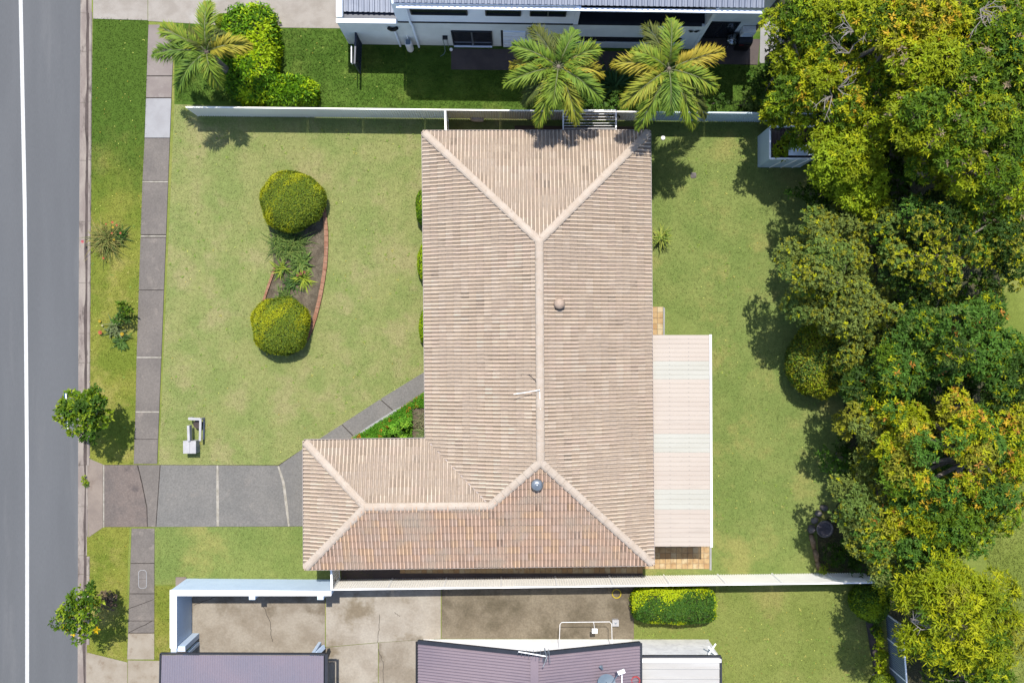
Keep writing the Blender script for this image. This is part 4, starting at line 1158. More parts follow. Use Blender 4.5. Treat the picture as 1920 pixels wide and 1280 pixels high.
def rosettes(pts, axes, k, L, W, tilt, rng):
    """k leaves around each axis; returns base, d, nrm"""
    n = len(pts)
    ref = np.where(np.abs(axes[:, 2:3]) < .9, np.array([[0, 0, 1.0]]), np.array([[1.0, 0, 0]]))
    s = unit(np.cross(axes, ref)); t = np.cross(axes, s)
    ang = rng.uniform(0, 2 * np.pi, (n, 1)) + np.arange(k)[None, :] * 2 * np.pi / k + rng.normal(0, .25, (n, k))
    el = rng.normal(tilt, .3, (n, k))
    d = (s[:, None, :] * np.cos(ang)[..., None] + t[:, None, :] * np.sin(ang)[..., None]) * np.cos(el)[..., None] + axes[:, None, :] * np.sin(el)[..., None]
    d = d.reshape(-1, 3)
    nrm = unit(np.repeat(axes, k, 0) + rng.normal(0, .35, (n * k, 3)))
    base = np.repeat(pts, k, 0) + rng.normal(0, L * .12, (n * k, 3))
    return base, d, nrm
def pick(pal, n, rng):
    w = np.array([p[1] for p in pal], float); w /= w.sum()
    return np.array([p[0] for p in pal])[rng.choice(len(pal), n, p=w)]

def crown(name, parent, ells, pal, tips, rng, rb=.75, k=7, L=.17, W=.075, dens=30, cover=1.9, tipp=.25, tilt=.35, m='leaf', flat=.8, low=False):
    """leafy crown filling apparent ellipses (cx, cy, rx, ry, z_edge, z_top); returns blob centres"""
    ps, axs, cols, blobs = [], [], [], []
    for cx, cy, rx, ry, z0, z1 in ells:
        kk = (H - (z0 + z1) / 2) / H * S
        area_ = math.pi * rx * ry * kk * kk
        nb = max(3, int(area_ / (math.pi * rb * rb) * cover))
        for b in range(nb):
            rho = min(1.0, math.sqrt((b + rng.uniform(.1, .9)) / nb)); a = b * 2.39996 + rng.normal(0, .25)
            px, py = cx + rx * .92 * rho * math.cos(a), cy + ry * .92 * rho * math.sin(a)
            z = z0 + (z1 - z0) * math.sqrt(max(0, 1 - rho * rho)) * rng.uniform(.72, 1.0)
            if low and rng.random() < .3: z = rng.uniform(.35, .75) * z0
            c = np.array(P(px, py, z)); r = rb * rng.uniform(.6, 1.15)
            blobs.append((c, r))
            n = max(4, int(dens * 4 * math.pi * r * r * .7))
            dirs = unit(rng.normal(0, 1, (n * 2, 3))); dirs = dirs[dirs[:, 2] > -.35][:n]
            q = c + dirs * np.array([1, 1, flat]) * (r * rng.uniform(.55, 1.02, (len(dirs), 1)))
            ps.append(q); axs.append(unit(dirs + np.array([0, 0, .75]) + rng.normal(0, .2, dirs.shape)))
            bc = pick(pal, 1, rng)[0] * rng.uniform(.85, 1.12)
            cc = np.repeat(bc[None], len(dirs), 0) * rng.uniform(.82, 1.15, (len(dirs), 1))
            tm = rng.uniform(0, 1, len(dirs)) < tipp * rng.choice([.3, 1, 1.7])
            tc = pick(tips, len(dirs), rng)
            cc[tm] = tc[tm] * rng.uniform(.85, 1.1, (tm.sum(), 1))
            cols.append(cc)
    ps = np.concatenate(ps); axs = np.concatenate(axs); cols = np.concatenate(cols)
    base, d, nrm = rosettes(ps, axs, k, L, W, tilt, rng)
    n = len(base)
    me = leaf_object(name, base, d, nrm, L * rng.uniform(.7, 1.25, n), W * rng.uniform(.75, 1.2, n), np.repeat(cols, k, 0) * rng.uniform(.88, 1.12, (n, 1)), M[m])
    put(name, me, parent)
    return blobs
def limbs(parent, base, top, blobs, rng, r0=.18, count=14, mtl='bark', name='trunk'):
    m = MB()
    base = Vector(base); top = Vector(top)
    mid = base.lerp(top, .5) + Vector((rng.uniform(-.2, .2), rng.uniform(-.2, .2), 0))
    m.tube([base, mid, top], [r0, r0 * .75, r0 * .55], 9)
    sel = rng.permutation(len(blobs))[:count]
    for i in sel:
        c, r = blobs[i]; c = Vector(c)
        st_ = mid.lerp(top, rng.uniform(.2, 1))
        md = st_.lerp(c, .5) + Vector((rng.uniform(-.3, .3), rng.uniform(-.3, .3), rng.uniform(-.4, .1)))
        m.tube([st_, md, c], [r0 * .4, r0 * .26, r0 * .1], 6)
    part(name, m, M[mtl], parent, True)
def twigs(parent, spots, rng, n=5, L=.85):
    """bare pale twigs breaking through the leaves; spots are (px,py,z)"""
    for px, py, z in spots:
        m = MB()
        c = P(px, py, z)
        a0 = rng.uniform(0, 6.28)
        for i in range(n):
            a = a0 + rng.normal(0, .8)
            l = L * rng.uniform(.5, 1.1)
            p1 = c + Vector((math.cos(a), math.sin(a), .25)) * l * .5 + Vector((0, 0, .1))
            p2 = p1 + Vector((math.cos(a + rng.normal(0, .5)), math.sin(a + rng.normal(0, .5)), .1)) * l * .5
            m.tube([c, p1, p2], [.02, .014, .006], 4)
            for j in range(3):
                b = a + rng.choice([-1, 1]) * rng.uniform(.4, 1.1); q = c.lerp(p1, .4) if j == 0 else p1.lerp(p2, rng.uniform(0, .8))
                m.tube([q, q + Vector((math.cos(b), math.sin(b), .15)) * l * rng.uniform(.2, .4)], [.010, .005], 4)
        part('bare_branch', m, M['twig'], parent)
def tree(name, label, cat, base_px, ells, pal, tips, seed, group=None, r0=.18, nl=14, twig=None, zlow=True, **kw):
    rng = np.random.default_rng(seed)
    b = G(*base_px)
    t = thing(name, label, cat, b, group)
    kw.setdefault('low', zlow)
    kw['cover'] = kw.get('cover', 1.9) * (1.85 if zlow else 1.45)
    blobs = crown('crown', t, ells, pal, tips, rng, **kw)
    zt = max(bl[0][2] for bl in blobs)
    cx = np.mean([bl[0] for bl in blobs], axis=0)
    limbs(t, b, Vector((b.x * .4 + cx[0] * .6, b.y * .4 + cx[1] * .6, zt * .72)), blobs, rng, r0, nl)
    if twig: twigs(t, twig, rng)
    return t
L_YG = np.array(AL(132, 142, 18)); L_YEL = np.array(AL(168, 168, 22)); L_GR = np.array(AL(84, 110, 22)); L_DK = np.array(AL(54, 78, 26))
L_MID = np.array(AL(78, 112, 44)); L_OR = np.array(AL(196, 158, 50)); L_GREY = np.array(AL(116, 128, 72)); L_PUR = np.array(AL(150, 130, 128))
L_RED = np.array(AL(190, 130, 70)); L_LIME = np.array(AL(140, 158, 30)); L_SAGE = np.array(AL(104, 124, 66)); L_OLV = np.array(AL(140, 138, 48))
GE = 'trees along the back boundary'
tree('shade_tree', 'broad yellow green feathery tree filling the upper right corner', 'tree', (1640, 230),
     [(1778, 190, 162, 150, 5.5, 9.5), (1865, 330, 100, 90, 5, 8), (1880, 90, 110, 110, 5.5, 8.5)],
     [(L_YG, 3), (L_GR, 5), (L_MID, 1)], [(L_YEL, 3), (L_LIME, 3), (L_PUR, 1.2)], 21, GE, .26, 22, k=8, L=.165, W=.06, dens=30, tipp=.3,
     twig=[(1618, 45, 7.5), (1592, 100, 7), (1850, 30, 8.2), (1838, 18, 8.2)])
tree('shade_tree', 'golden topped tree at the top edge right of the grey house roof', 'tree', (1600, 120),
     [(1720, 45, 150, 70, 5.5, 8.5), (1590, 150, 85, 75, 4.5, 7.0)],
     [(L_YG, 4), (L_YEL, 1), (L_GR, 4), (L_OLV, 2)], [(L_YEL, 5), (L_OR, 1)], 22, GE, .2, 16, k=8, L=.16, W=.06, dens=29, tipp=.4,
     twig=[(1610, 20, 7.6), (1600, 60, 7.6), (1570, 165, 6.5), (1560, 180, 6.3)])
tree('shade_tree', 'dark green loose tree next to the right end of the grey house', 'tree', (1440, 110),
     [(1490, 60, 55, 75, 4, 6.5), (1480, 175, 55, 50, 3.5, 5.5), (1540, 30, 60, 50, 4.5, 6.5)],
     [(L_GR, 4), (L_DK, 3), (L_YG, 2)], [(L_YEL, 3), (L_LIME, 3)], 23, GE, .16, 12, k=8, L=.16, W=.06, dens=25, tipp=.3, cover=1.5)
tree('shade_tree', 'light green feathery tree leaning over the blue grey shed', 'tree', (1560, 275),
     [(1582, 285, 72, 80, 4.2, 6.6), (1612, 345, 52, 45, 3.8, 5.8)],
     [(L_LIME, 5), (L_YG, 3)], [(L_YEL, 2), (L_LIME, 4)], 24, GE, .13, 10, k=8, L=.165, W=.058, dens=28, tipp=.25)
tree('sapling', 'small leafy branch tree hanging across the shed roof', 'tree', (1486, 268),
     [(1478, 272, 24, 18, 3.0, 3.7), (1448, 222, 26, 10, 3.0, 3.6)],
     [(L_YG, 3), (L_GR, 2)], [(L_YEL, 3), (L_LIME, 2)], 25, GE, .05, 6, k=8, L=.19, W=.08, dens=22, rb=.4, tipp=.3)
tree('shade_tree', 'grey green tree with yellow tips overhanging the back lawn', 'tree', (1545, 520),
     [(1545, 500, 84, 76, 3.8, 6.2), (1575, 420, 70, 45, 3.6, 5.2), (1600, 570, 66, 60, 3.6, 5.4), (1520, 570, 46, 34, 3.2, 4.4), (1610, 650, 50, 50, 2.8, 4.2)],
     [(L_SAGE, 4), (L_GREY, 6), (L_MID, 1)], [(L_YEL, 1.2), (L_OLV, 4), (L_GREY, 3)], 26, GE, .2, 16, k=7, L=.105, W=.052, dens=46, tipp=.42, rb=.6)
tree('shade_tree', 'dark olive tree with gaps behind the grey green tree', 'tree', (1700, 500),
     [(1890, 430, 60, 80, 4.5, 7), (1760, 470, 112, 105, 4.5, 7.2), (1720, 590, 70, 60, 4, 6), (1880, 500, 50, 60, 4, 6), (1660, 420, 30, 50, 4, 5.6)],
     [(L_DK, 10), (L_SAGE, 1.5), (L_MID, 1)], [(L_YEL, 2), (L_OLV, 3)], 27, GE, .2, 16, k=7, L=.11, W=.055, dens=38, tipp=.34, rb=.6, cover=1.35)
tree('shade_tree', 'mid green star leaved tree at the right edge, halfway down', 'tree', (1780, 650),
     [(1810, 650, 115, 85, 5, 7.6), (1895, 700, 70, 90, 5, 7.4), (1640, 720, 46, 50, 3.4, 5), (1700, 690, 50, 70, 4.5, 6.4)],
     [(L_MID, 6), (L_DK, 2), (L_GR, 2)], [(L_YG, 3), (L_SAGE, 2), (L_YEL, .8), (L_RED, .2)], 28, GE, .22, 16, k=8, L=.16, W=.055, dens=32, tipp=.2)
tree('shade_tree', 'yellow and orange tinged autumn tree right of the back lawn', 'tree', (1720, 810),
     [(1780, 850, 125, 105, 5.5, 8.2), (1870, 850, 72, 120, 5, 7.6), (1750, 960, 100, 50, 4.5, 6.4), (1690, 760, 50, 50, 4.8, 6.4)],
     [(L_YG, 3), (L_MID, 6), (L_OLV, 2), (L_GR, 2)], [(L_YEL, 5), (L_OR, 1.3), (L_RED, .35)], 29, GE, .26, 20, k=8, L=.155, W=.056, dens=32, tipp=.30)
tree('shade_tree', 'olive tipped smaller tree leaning over the lawn in front of the autumn tree', 'tree', (1640, 800),
     [(1622, 790, 54, 48, 4.0, 5.6), (1660, 840, 40, 40, 3.8, 5.0)],
     [(L_OLV, 3), (L_GREY, 3), (L_MID, 2)], [(L_OLV, 3), (L_YEL, 1.5), (L_OR, .4)], 35, GE, .13, 10, k=8, L=.13, W=.055, dens=36, tipp=.35, rb=.5)
tree('shade_tree', 'pale green small leaved tree overhanging the bird bath corner', 'tree', (1590, 975),
     [(1618, 945, 60, 55, 3.6, 5.6), (1655, 1010, 55, 55, 3.6, 5.4), (1640, 890, 50, 40, 3, 4.2), (1680, 1060, 36, 40, 3.2, 4.6)],
     [(L_SAGE, 4), (L_GREY, 5), (L_MID, 1)], [(L_YEL, 1.5), (L_OLV, 3), (L_GREY, 2)], 30, GE, .16, 12, k=7, L=.105, W=.054, dens=46, tipp=.4, rb=.55)
tree('shade_tree', 'bright yellow star leaved tree in the lower right corner', 'tree', (1720, 1130),
     [(1790, 1150, 112, 96, 5.5, 8.2), (1730, 1100, 70, 40, 5, 7), (1860, 1230, 56, 60, 5, 7)],
     [(L_YG, 5), (L_YEL, 1.2), (L_GR, 4), (L_OLV, 1)], [(L_YEL, 6), (L_YG, 2)], 31, GE, .22, 18, k=8, L=.21, W=.05, dens=24, tipp=.4,
     twig=[(1745, 1178, 7.2), (1880, 1150, 7), (1710, 1165, 6.8)])
tree('shade_tree', 'deep green tree between the autumn tree and bright yellow tree', 'tree', (1760, 1000),
     [(1800, 990, 76, 50, 4.5, 6.4), (1730, 1010, 60, 50, 4, 5.6), (1845, 945, 46, 40, 4.5, 6)],
     [(L_GR, 3), (L_MID, 3), (L_DK, 2)], [(L_YEL, 2), (L_LIME, 2)], 32, GE, .16, 12, k=7, L=.145, W=.06, dens=30, tipp=.25)
tree('understorey_tree', 'dark shaded tree at the bottom edge under the bright yellow tree', 'tree', (1740, 1230),
     [(1775, 1258, 44, 40, 2.5, 4.2), (1840, 1275, 60, 36, 2.6, 4.4)],
     [(L_DK, 4), (L_GR, 2)], [(L_YG, 2), (L_YEL, 1)], 33, GE, .1, 8, k=7, L=.145, W=.06, dens=27, tipp=.2)
# darker shrubs in the shade below
def bush(label, ells, pal, tips, seed, name='shrub', cat='shrub', group=None, base=None, **kw):
    rng = np.random.default_rng(seed)
    cx, cy, rx, ry, z0, z1 = ells[0]
    b = P(cx, cy, z0); b = Vector((b.x, b.y, 0))
    t = thing(name, label, cat, b, group)
    bl = crown('foliage', t, ells, pal, tips, rng, **kw)
    m = MB()
    for c, r in bl[:10]: m.tube([b, Vector(c)], [.03, .01], 5)
    part('stems', m, M['bark'], t)
    return t
US = 'shaded shrubs under the boundary trees'
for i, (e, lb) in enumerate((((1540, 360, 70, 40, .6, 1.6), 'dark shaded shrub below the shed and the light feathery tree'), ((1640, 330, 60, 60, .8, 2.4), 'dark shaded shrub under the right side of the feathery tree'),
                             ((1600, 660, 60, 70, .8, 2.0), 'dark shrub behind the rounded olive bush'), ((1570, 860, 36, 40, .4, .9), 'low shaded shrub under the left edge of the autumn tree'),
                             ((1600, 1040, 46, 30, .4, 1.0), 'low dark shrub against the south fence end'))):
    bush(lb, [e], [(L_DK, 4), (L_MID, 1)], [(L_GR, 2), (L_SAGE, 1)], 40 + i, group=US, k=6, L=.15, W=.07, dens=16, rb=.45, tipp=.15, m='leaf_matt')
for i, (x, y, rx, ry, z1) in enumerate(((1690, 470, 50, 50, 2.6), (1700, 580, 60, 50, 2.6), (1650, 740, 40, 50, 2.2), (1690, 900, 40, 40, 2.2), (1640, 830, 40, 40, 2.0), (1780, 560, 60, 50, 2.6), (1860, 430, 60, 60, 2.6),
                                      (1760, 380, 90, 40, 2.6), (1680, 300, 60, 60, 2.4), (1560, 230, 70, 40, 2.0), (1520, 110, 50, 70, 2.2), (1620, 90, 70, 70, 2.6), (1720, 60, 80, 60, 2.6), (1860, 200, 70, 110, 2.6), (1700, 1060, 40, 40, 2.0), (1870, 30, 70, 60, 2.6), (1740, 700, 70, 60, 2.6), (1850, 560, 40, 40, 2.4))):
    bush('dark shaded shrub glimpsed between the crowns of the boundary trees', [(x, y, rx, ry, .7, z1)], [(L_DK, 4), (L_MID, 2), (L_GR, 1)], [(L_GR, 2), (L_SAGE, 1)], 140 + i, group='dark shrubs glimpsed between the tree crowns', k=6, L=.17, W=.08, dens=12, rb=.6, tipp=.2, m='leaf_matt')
bush('small bright green fern like plant by the short edging log', [(1543, 1066, 8, 8, .25, .5)], [(L_LIME, 2), (L_GR, 2)], [(L_LIME, 1)], 48, name='fern', cat='plant', k=6, L=.12, W=.04, dens=50, rb=.15)

# clipped round bushes: dense leaf skin over a twig core
def clipped(label, cx, cy, rx, ry, zt, pal, tips, seed, name='clipped_bush', group=None, n=16000, L=.055, W=.032, box=0.0, zfun=.6, tipf=None, cat='bush', rough_=.0):
    """cx,cy,rx,ry: apparent outline near height zt*zfun"""
    rng = np.random.default_rng(seed)
    zc = zt * .45
    c = P(cx, cy, zc); k = S * (H - zc) / H
    ax, ay, az = rx * k, ry * k, zt - zc
    b = Vector((c.x, c.y, 0))
    t = thing(name, label, cat, b, group)
    ex = 2.0 + box
    d = unit(rng.normal(0, 1, (n, 3))); d = d[d[:, 2] > -.75]; n = len(d)
    rr = (np.abs(d[:, 0]) ** ex + np.abs(d[:, 1]) ** ex + np.abs(d[:, 2]) ** ex) ** (-1 / ex)
    lump = 1 + .05 * np.sin(d[:, 0] * 3.1 + seed * 1.7) * np.sin(d[:, 1] * 3.7 + seed) + .035 * np.sin(d[:, 0] * 7 + seed) * np.cos(d[:, 1] * 6 - seed) + .02 * np.sin(d[:, 2] * 11 + d[:, 0] * 9)
    pos = d * rr[:, None] * lump[:, None] * np.array([ax, ay, az]) * rng.uniform(.95 - rough_ * .6, 1.015 + rough_ * .4, (n, 1)) * (1 + rough_ * .7 * (np.sin(d[:, 0] * 23 + 3 * np.sin(d[:, 1] * 17)) * np.cos(d[:, 1] * 27 + d[:, 2] * 21)))[:, None]
    stray = rng.random(n) < .02
    pos[stray] *= rng.uniform(1.02, 1.08, (stray.sum(), 1))
    nr = unit(d / np.array([ax, ay, az]))
    pos = pos + np.array(c)
    pos[:, 2] = np.maximum(pos[:, 2], .05)
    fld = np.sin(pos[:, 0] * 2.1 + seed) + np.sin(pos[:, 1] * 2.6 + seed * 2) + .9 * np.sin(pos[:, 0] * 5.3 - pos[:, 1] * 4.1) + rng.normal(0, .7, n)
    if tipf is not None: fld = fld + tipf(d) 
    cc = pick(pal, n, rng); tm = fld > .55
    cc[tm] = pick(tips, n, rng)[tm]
    cc = cc * rng.uniform(.8, 1.2, (n, 1))
    tang = unit(np.cross(nr, rng.normal(0, 1, (n, 3))))
    dirv = unit(tang * rng.uniform(.5, 1, (n, 1)) + nr * rng.uniform(.1, .8, (n, 1)))
    me = leaf_object('foliage', pos, dirv, nr, L * rng.uniform(.7, 1.3, n), W * rng.uniform(.8, 1.2, n), cc, M['leaf'])
    put('foliage', me, t)
    bm = bmesh.new(); bmesh.ops.create_icosphere(bm, subdivisions=4, radius=1)
    for v in bm.verts:
        dd_ = v.co.normalized()
        q = (abs(dd_.x) ** ex + abs(dd_.y) ** ex + abs(dd_.z) ** ex) ** (-1 / ex) * .90
        v.co = Vector((dd_.x * ax * q + c.x, dd_.y * ay * q + c.y, max(.02, dd_.z * az * q + c.z)))
    mc = bpy.data.meshes.new('twig_core'); bm.to_mesh(mc); bm.free(); mc.materials.append(M['inner'])
    put('twig_core', mc, t)
    return t
YB = [(np.array(AL(132, 142, 40)), 3), (np.array(AL(112, 130, 48)), 3), (np.array(AL(96, 118, 44)), 2)]
YT = [(np.array(AL(178, 176, 34)), 3), (np.array(AL(160, 164, 38)), 2)]
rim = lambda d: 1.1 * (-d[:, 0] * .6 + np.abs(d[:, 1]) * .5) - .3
GB = 'round clipped bushes in the front bed'
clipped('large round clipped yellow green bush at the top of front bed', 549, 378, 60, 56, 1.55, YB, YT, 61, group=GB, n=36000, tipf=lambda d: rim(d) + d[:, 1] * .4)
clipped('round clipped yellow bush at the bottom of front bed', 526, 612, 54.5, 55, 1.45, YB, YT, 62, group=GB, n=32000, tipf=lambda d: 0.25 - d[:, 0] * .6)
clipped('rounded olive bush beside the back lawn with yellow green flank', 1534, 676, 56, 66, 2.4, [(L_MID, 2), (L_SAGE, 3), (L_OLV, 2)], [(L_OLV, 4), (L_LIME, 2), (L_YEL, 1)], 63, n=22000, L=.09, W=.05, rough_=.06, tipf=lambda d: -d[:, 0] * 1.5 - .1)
HB = [(np.array(AL(62, 98, 40)), 3), (np.array(AL(84, 116, 40)), 2)]
HT = [(np.array(AL(186, 196, 20)), 3), (np.array(AL(160, 178, 24)), 2)]
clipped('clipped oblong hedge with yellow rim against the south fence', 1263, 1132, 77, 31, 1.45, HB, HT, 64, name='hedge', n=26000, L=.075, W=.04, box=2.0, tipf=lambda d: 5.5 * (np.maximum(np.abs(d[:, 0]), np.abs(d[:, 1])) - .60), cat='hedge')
clipped('round dark glossy bush at the corner of south fence', 1629, 1128, 31, 33, 2.1, [(L_GR, 3), (L_MID, 2), (L_DK, 1)], [(L_LIME, 2)], 65, n=12000, L=.09, W=.05, tipf=lambda d: -d[:, 0] * .8 - .9)
clipped('rounded pale green bush at the bottom edge beside the slate fence', 1658, 1285, 24, 22, 1.0, [(L_SAGE, 3), (L_LIME, 1)], [(L_LIME, 2)], 66, n=8000, L=.06, W=.03)
NB = [(np.array(AL(112, 150, 18)), 3), (np.array(AL(88, 128, 18)), 3), (np.array(AL(70, 108, 20)), 2)]
NT = [(np.array(AL(160, 182, 20)), 3)]
clipped('tall bright green hedge running down beside the first palm', 472, 105, 44, 80, 1.7, NB, NT, 67, name='hedge', n=15000, L=.17, W=.07, rough_=.10, box=2.5, cat='hedge')
clipped('short bright green hedge crossing at the foot of tall hedge', 543, 174, 45, 24, 1.25, NB, NT, 68, name='hedge', n=8500, L=.17, W=.07, rough_=.10, box=2.5, cat='hedge')
clipped('small pale green shrub between the palm and tall hedge', 422, 42, 18, 13, .9, [(L_SAGE, 2), (L_LIME, 1)], [(L_LIME, 2)], 69, name='shrub', n=5000, L=.07, W=.035)
WB = 'small bushes along the west wall'
clipped('upper small bush half hidden under the west eave', 796, 390, 16, 34, 1.1, NB, NT, 71, group=WB, n=5000)
clipped('middle small bush half hidden under the west eave', 799, 492, 16, 36, 1.1, NB, NT, 72, group=WB, n=5000)
clipped('lower small bush half hidden under the west eave', 801, 612, 15, 34, .9, NB, NT, 73, group=WB, n=5000)

# strappy plants
def straps(label, px, py, n, L, W, pal, seed, z0=.05, el=(.2, 1.3), droop=.5, name='strappy_plant', cat='plant', group=None, spread=.08, flowers=None, fn='leaves', tint=1.0):
    rng = np.random.default_rng(seed)
    b = G(px, py); t = thing(name, label, cat, b, group)
    vs, fs, cs = [], [], []
    for i in range(n):
        a = rng.uniform(0, 2 * math.pi); e = rng.uniform(*el); l = L * rng.uniform(.6, 1.1); w = W * rng.uniform(.7, 1.2)
        d = Vector((math.cos(a), math.sin(a), 0)); s = Vector((-d.y, d.x, 0))
        p0 = b + Vector((rng.normal(0, spread), rng.normal(0, spread), z0))
        col = pick(pal, 1, rng)[0] * rng.uniform(.8, 1.2)
        o = len(vs); K = 5
        for k in range(K):
            u = k / (K - 1)
            p = p0 + d * (math.cos(e) * l * u) + Vector((0, 0, math.sin(e) * l * u - droop * l * u * u))
            ww = w * (1 - u) ** .6 * (.7 + .6 * u) if k < K - 1 else .004
            p.z = max(p.z, .03)
            vs += [p - s * ww / 2, p + Vector((0, 0, -.25 * ww)), p + s * ww / 2]; cs += [col] * 3
        for k in range(K - 1):
            q = o + 3 * k
            for j in (0, 1):
                fs += [(q + j, q + j + 1, q + 4 + j), (q + j, q + 4 + j, q + 3 + j)]
    put(fn, raw_mesh(fn, np.array([tuple(v) for v in vs]), np.array(fs), np.array(cs), M['leaf']), t)
    for f in flowers or []:
        q = P(f[0], f[1], f[2])
        put('flower', flower_mesh(f[3], f[4] if len(f) > 4 else .06), t).location = q - b
    return t
_fl = {}
def flower_mesh(key, r):
    if (key, r) in _fl: return _fl[key, r]
    col = {'rust': A(150, 84, 64), 'red': A(214, 60, 70), 'orange': A(222, 110, 76), 'yellow': A(226, 190, 40), 'pink': A(226, 100, 110), 'cream': A(230, 220, 170)}[key]
    m = mat('petal_' + key, col, famt=.1, bump=0, rough=.6)
    mb = MB()
    for k in range(7):
        a = 2 * math.pi * k / 7; c_, s_ = math.cos(a), math.sin(a)
        mb.add([(0, 0, 0), (r * (c_ - .4 * s_) * .7, r * (s_ + .4 * c_) * .7, r * .35), (r * c_, r * s_, r * .3), (r * (c_ + .4 * s_) * .7, r * (s_ - .4 * c_) * .7, r * .35)], [(0, 3, 2, 1)])
    mb.lathe((0, 0, .0), [(r * .3, 0), (r * .25, r * .35)], 6)
    _fl[key, r] = mb.mesh('flower', m); return _fl[key, r]
G_BLADE = [(np.array(AL(104, 126, 70)), 3), (np.array(AL(84, 108, 58)), 2), (np.array(AL(130, 144, 88)), 1)]
G_DRY = [(np.array(AL(150, 138, 96)), 3), (np.array(AL(118, 122, 76)), 3), (np.array(AL(92, 104, 60)), 2)]
G_DARK = [(np.array(AL(62, 88, 46)), 3), (np.array(AL(84, 112, 52)), 2)]
G_BROM = [(np.array(AL(112, 130, 56)), 2), (np.array(AL(138, 148, 60)), 2), (np.array(AL(84, 108, 60)), 2)]
straps('upper strappy plant with dry leaves and coloured flowers on verge', 203, 450, 230, 1.2, .036, G_DRY, 81, flowers=[(211, 417, .5, 'orange', .06), (219, 422, .5, 'orange', .05), (199, 420, .5, 'orange', .04), (226, 437, .55, 'orange', .055), (210, 437, .5, 'orange', .045), (214, 449, .4, 'yellow', .055), (194, 484, .3, 'orange', .055), (155, 453, .3, 'pink', .075), (212, 426, .6, 'yellow', .06)], el=(.25, 1.35), droop=.55, spread=.16)
straps('dark leafy tuft beside the upper strappy verge plant', 229, 442, 50, .55, .06, G_DARK, 82, el=(.3, 1.2))
straps('lower grey green rosette plant with orange flowers on verge', 218, 615, 70, .62, .075, [(np.array(AL(118, 126, 104)), 3), (np.array(AL(98, 110, 78)), 2)], 83, el=(.2, 1.3), flowers=[(188, 623, .15, 'orange', .10), (229, 626, .2, 'yellow', .09), (187, 602, .1, 'yellow', .07), (192, 610, .1, 'cream', .05)], spread=.12)
bush('dark green broad leaved shrub above the lower verge rosette', [(228, 590, 12, 16, .3, .8)], [(L_MID, 3), (L_DK, 2)], [(L_GR, 1)], 84, k=6, L=.2, W=.09, dens=26, rb=.25)
straps('dark green hand leaved plant below the lower verge rosette', 229, 640, 46, .55, .09, G_DARK, 85, el=(.2, 1.0))
straps('arching green grass clump below the large round bush', 548, 466, 300, 1.0, .034, G_BLADE, 86, name='grass_clump', cat='grass clump', el=(.3, 1.4), droop=.6, spread=.22)
straps('dense grass clump in the shade of the large round bush', 530, 452, 160, .85, .034, G_BLADE, 87, name='grass_clump', cat='grass clump', el=(.3, 1.3), spread=.2)
straps('olive bromeliad on the left of the front bed', 530, 503, 60, .66, .075, G_BROM, 88, name='bromeliad', el=(.2, 1.1), spread=.06)
straps('bright bromeliad with red centre in the front bed', 570, 522, 70, .66, .055, [(np.array(AL(150, 160, 62)), 2), (np.array(AL(118, 140, 58)), 2)], 89, name='bromeliad', el=(.2, 1.1), spread=.06, flowers=[(564, 513, .4, 'rust', .08), (571, 510, .4, 'rust', .07), (558, 516, .35, 'rust', .06)])
straps('dark green broad leaved plant in the middle of the front bed', 567, 492, 80, .72, .10, G_BLADE, 90, el=(.2, 1.1), spread=.1)
straps('low dark plant under the bright bromeliad', 548, 528, 60, .6, .07, G_DARK, 91, el=(.1, .8), spread=.12)
straps('small grass tuft just above the round yellow bush', 533, 557, 120, .62, .034, G_BLADE, 92, name='grass_clump', cat='grass clump', el=(.3, 1.3), spread=.14)
straps('yellow green cordyline at the east wall of tiled house', 1238, 446, 60, .62, .05, [(np.array(AL(158, 164, 88)), 3), (np.array(AL(120, 140, 70)), 2)], 93, name='cordyline', z0=.5, el=(-.1, 1.2), spread=.1)
straps('dark spiky agave between the two right palms', 1152, 162, 44, 1.35, .13, [(np.array(AL(66, 100, 70)), 3), (np.array(AL(50, 84, 56)), 2)], 94, name='agave', el=(.1, .9), droop=.25)
NU = 'shaded plants under the north palms'
for i_, (x_, y_, rx_, ry_, lb_) in enumerate(((1105, 196, 22, 14, 'shaded fern like shrub just right of the dense palm trunk'), (1165, 196, 24, 14, 'dark shrub below the agave against the north fence'), (1310, 198, 22, 13, 'dark shrub under the yellow tipped palm fronds, near the fence'),
                                            (1432, 150, 22, 26, 'shaded shrub at the end of the pale path'), (430, 130, 16, 26, 'dark leafy shrub between the small palm and tall hedge'), (400, 150, 22, 18, 'shaded leafy shrub at the foot of the small palm'))):
    bush(lb_, [(x_, y_, rx_, ry_, .5, 1.3)], [(L_DK, 2), (L_MID, 3)], [(L_MID, 2), (L_GR, 1)], 160 + i_, group=NU, k=6, L=.15, W=.06, dens=26, rb=.32)
straps('shaded leafy plant near the north palms and fence', 1130, 185, 40, .8, .08, G_DARK, 95, el=(.2, 1.0))
bush('shaded green shrub left of the back fence end, north side', [(1345, 188, 22, 16, .5, 1.2)], [(L_DK, 3), (L_MID, 2)], [(L_MID, 1)], 96, k=6, L=.12, W=.06, dens=22, rb=.3)
bush('shaded grey green shrub right of the third palm', [(1395, 192, 30, 15, .5, 1.2)], [(L_SAGE, 3), (L_MID, 2)], [(L_SAGE, 1)], 97, k=6, L=.11, W=.055, dens=22, rb=.3)
bush('purple leaved shrub at the foot of the lower street tree', [(205, 1122, 19, 17, .35, .75)], [(np.array(AL(126, 106, 112)), 3), (np.array(AL(96, 80, 92)), 2)], [(np.array(AL(158, 134, 128)), 1)], 98, k=6, L=.09, W=.045, dens=60, rb=.24, m='leaf_matt')
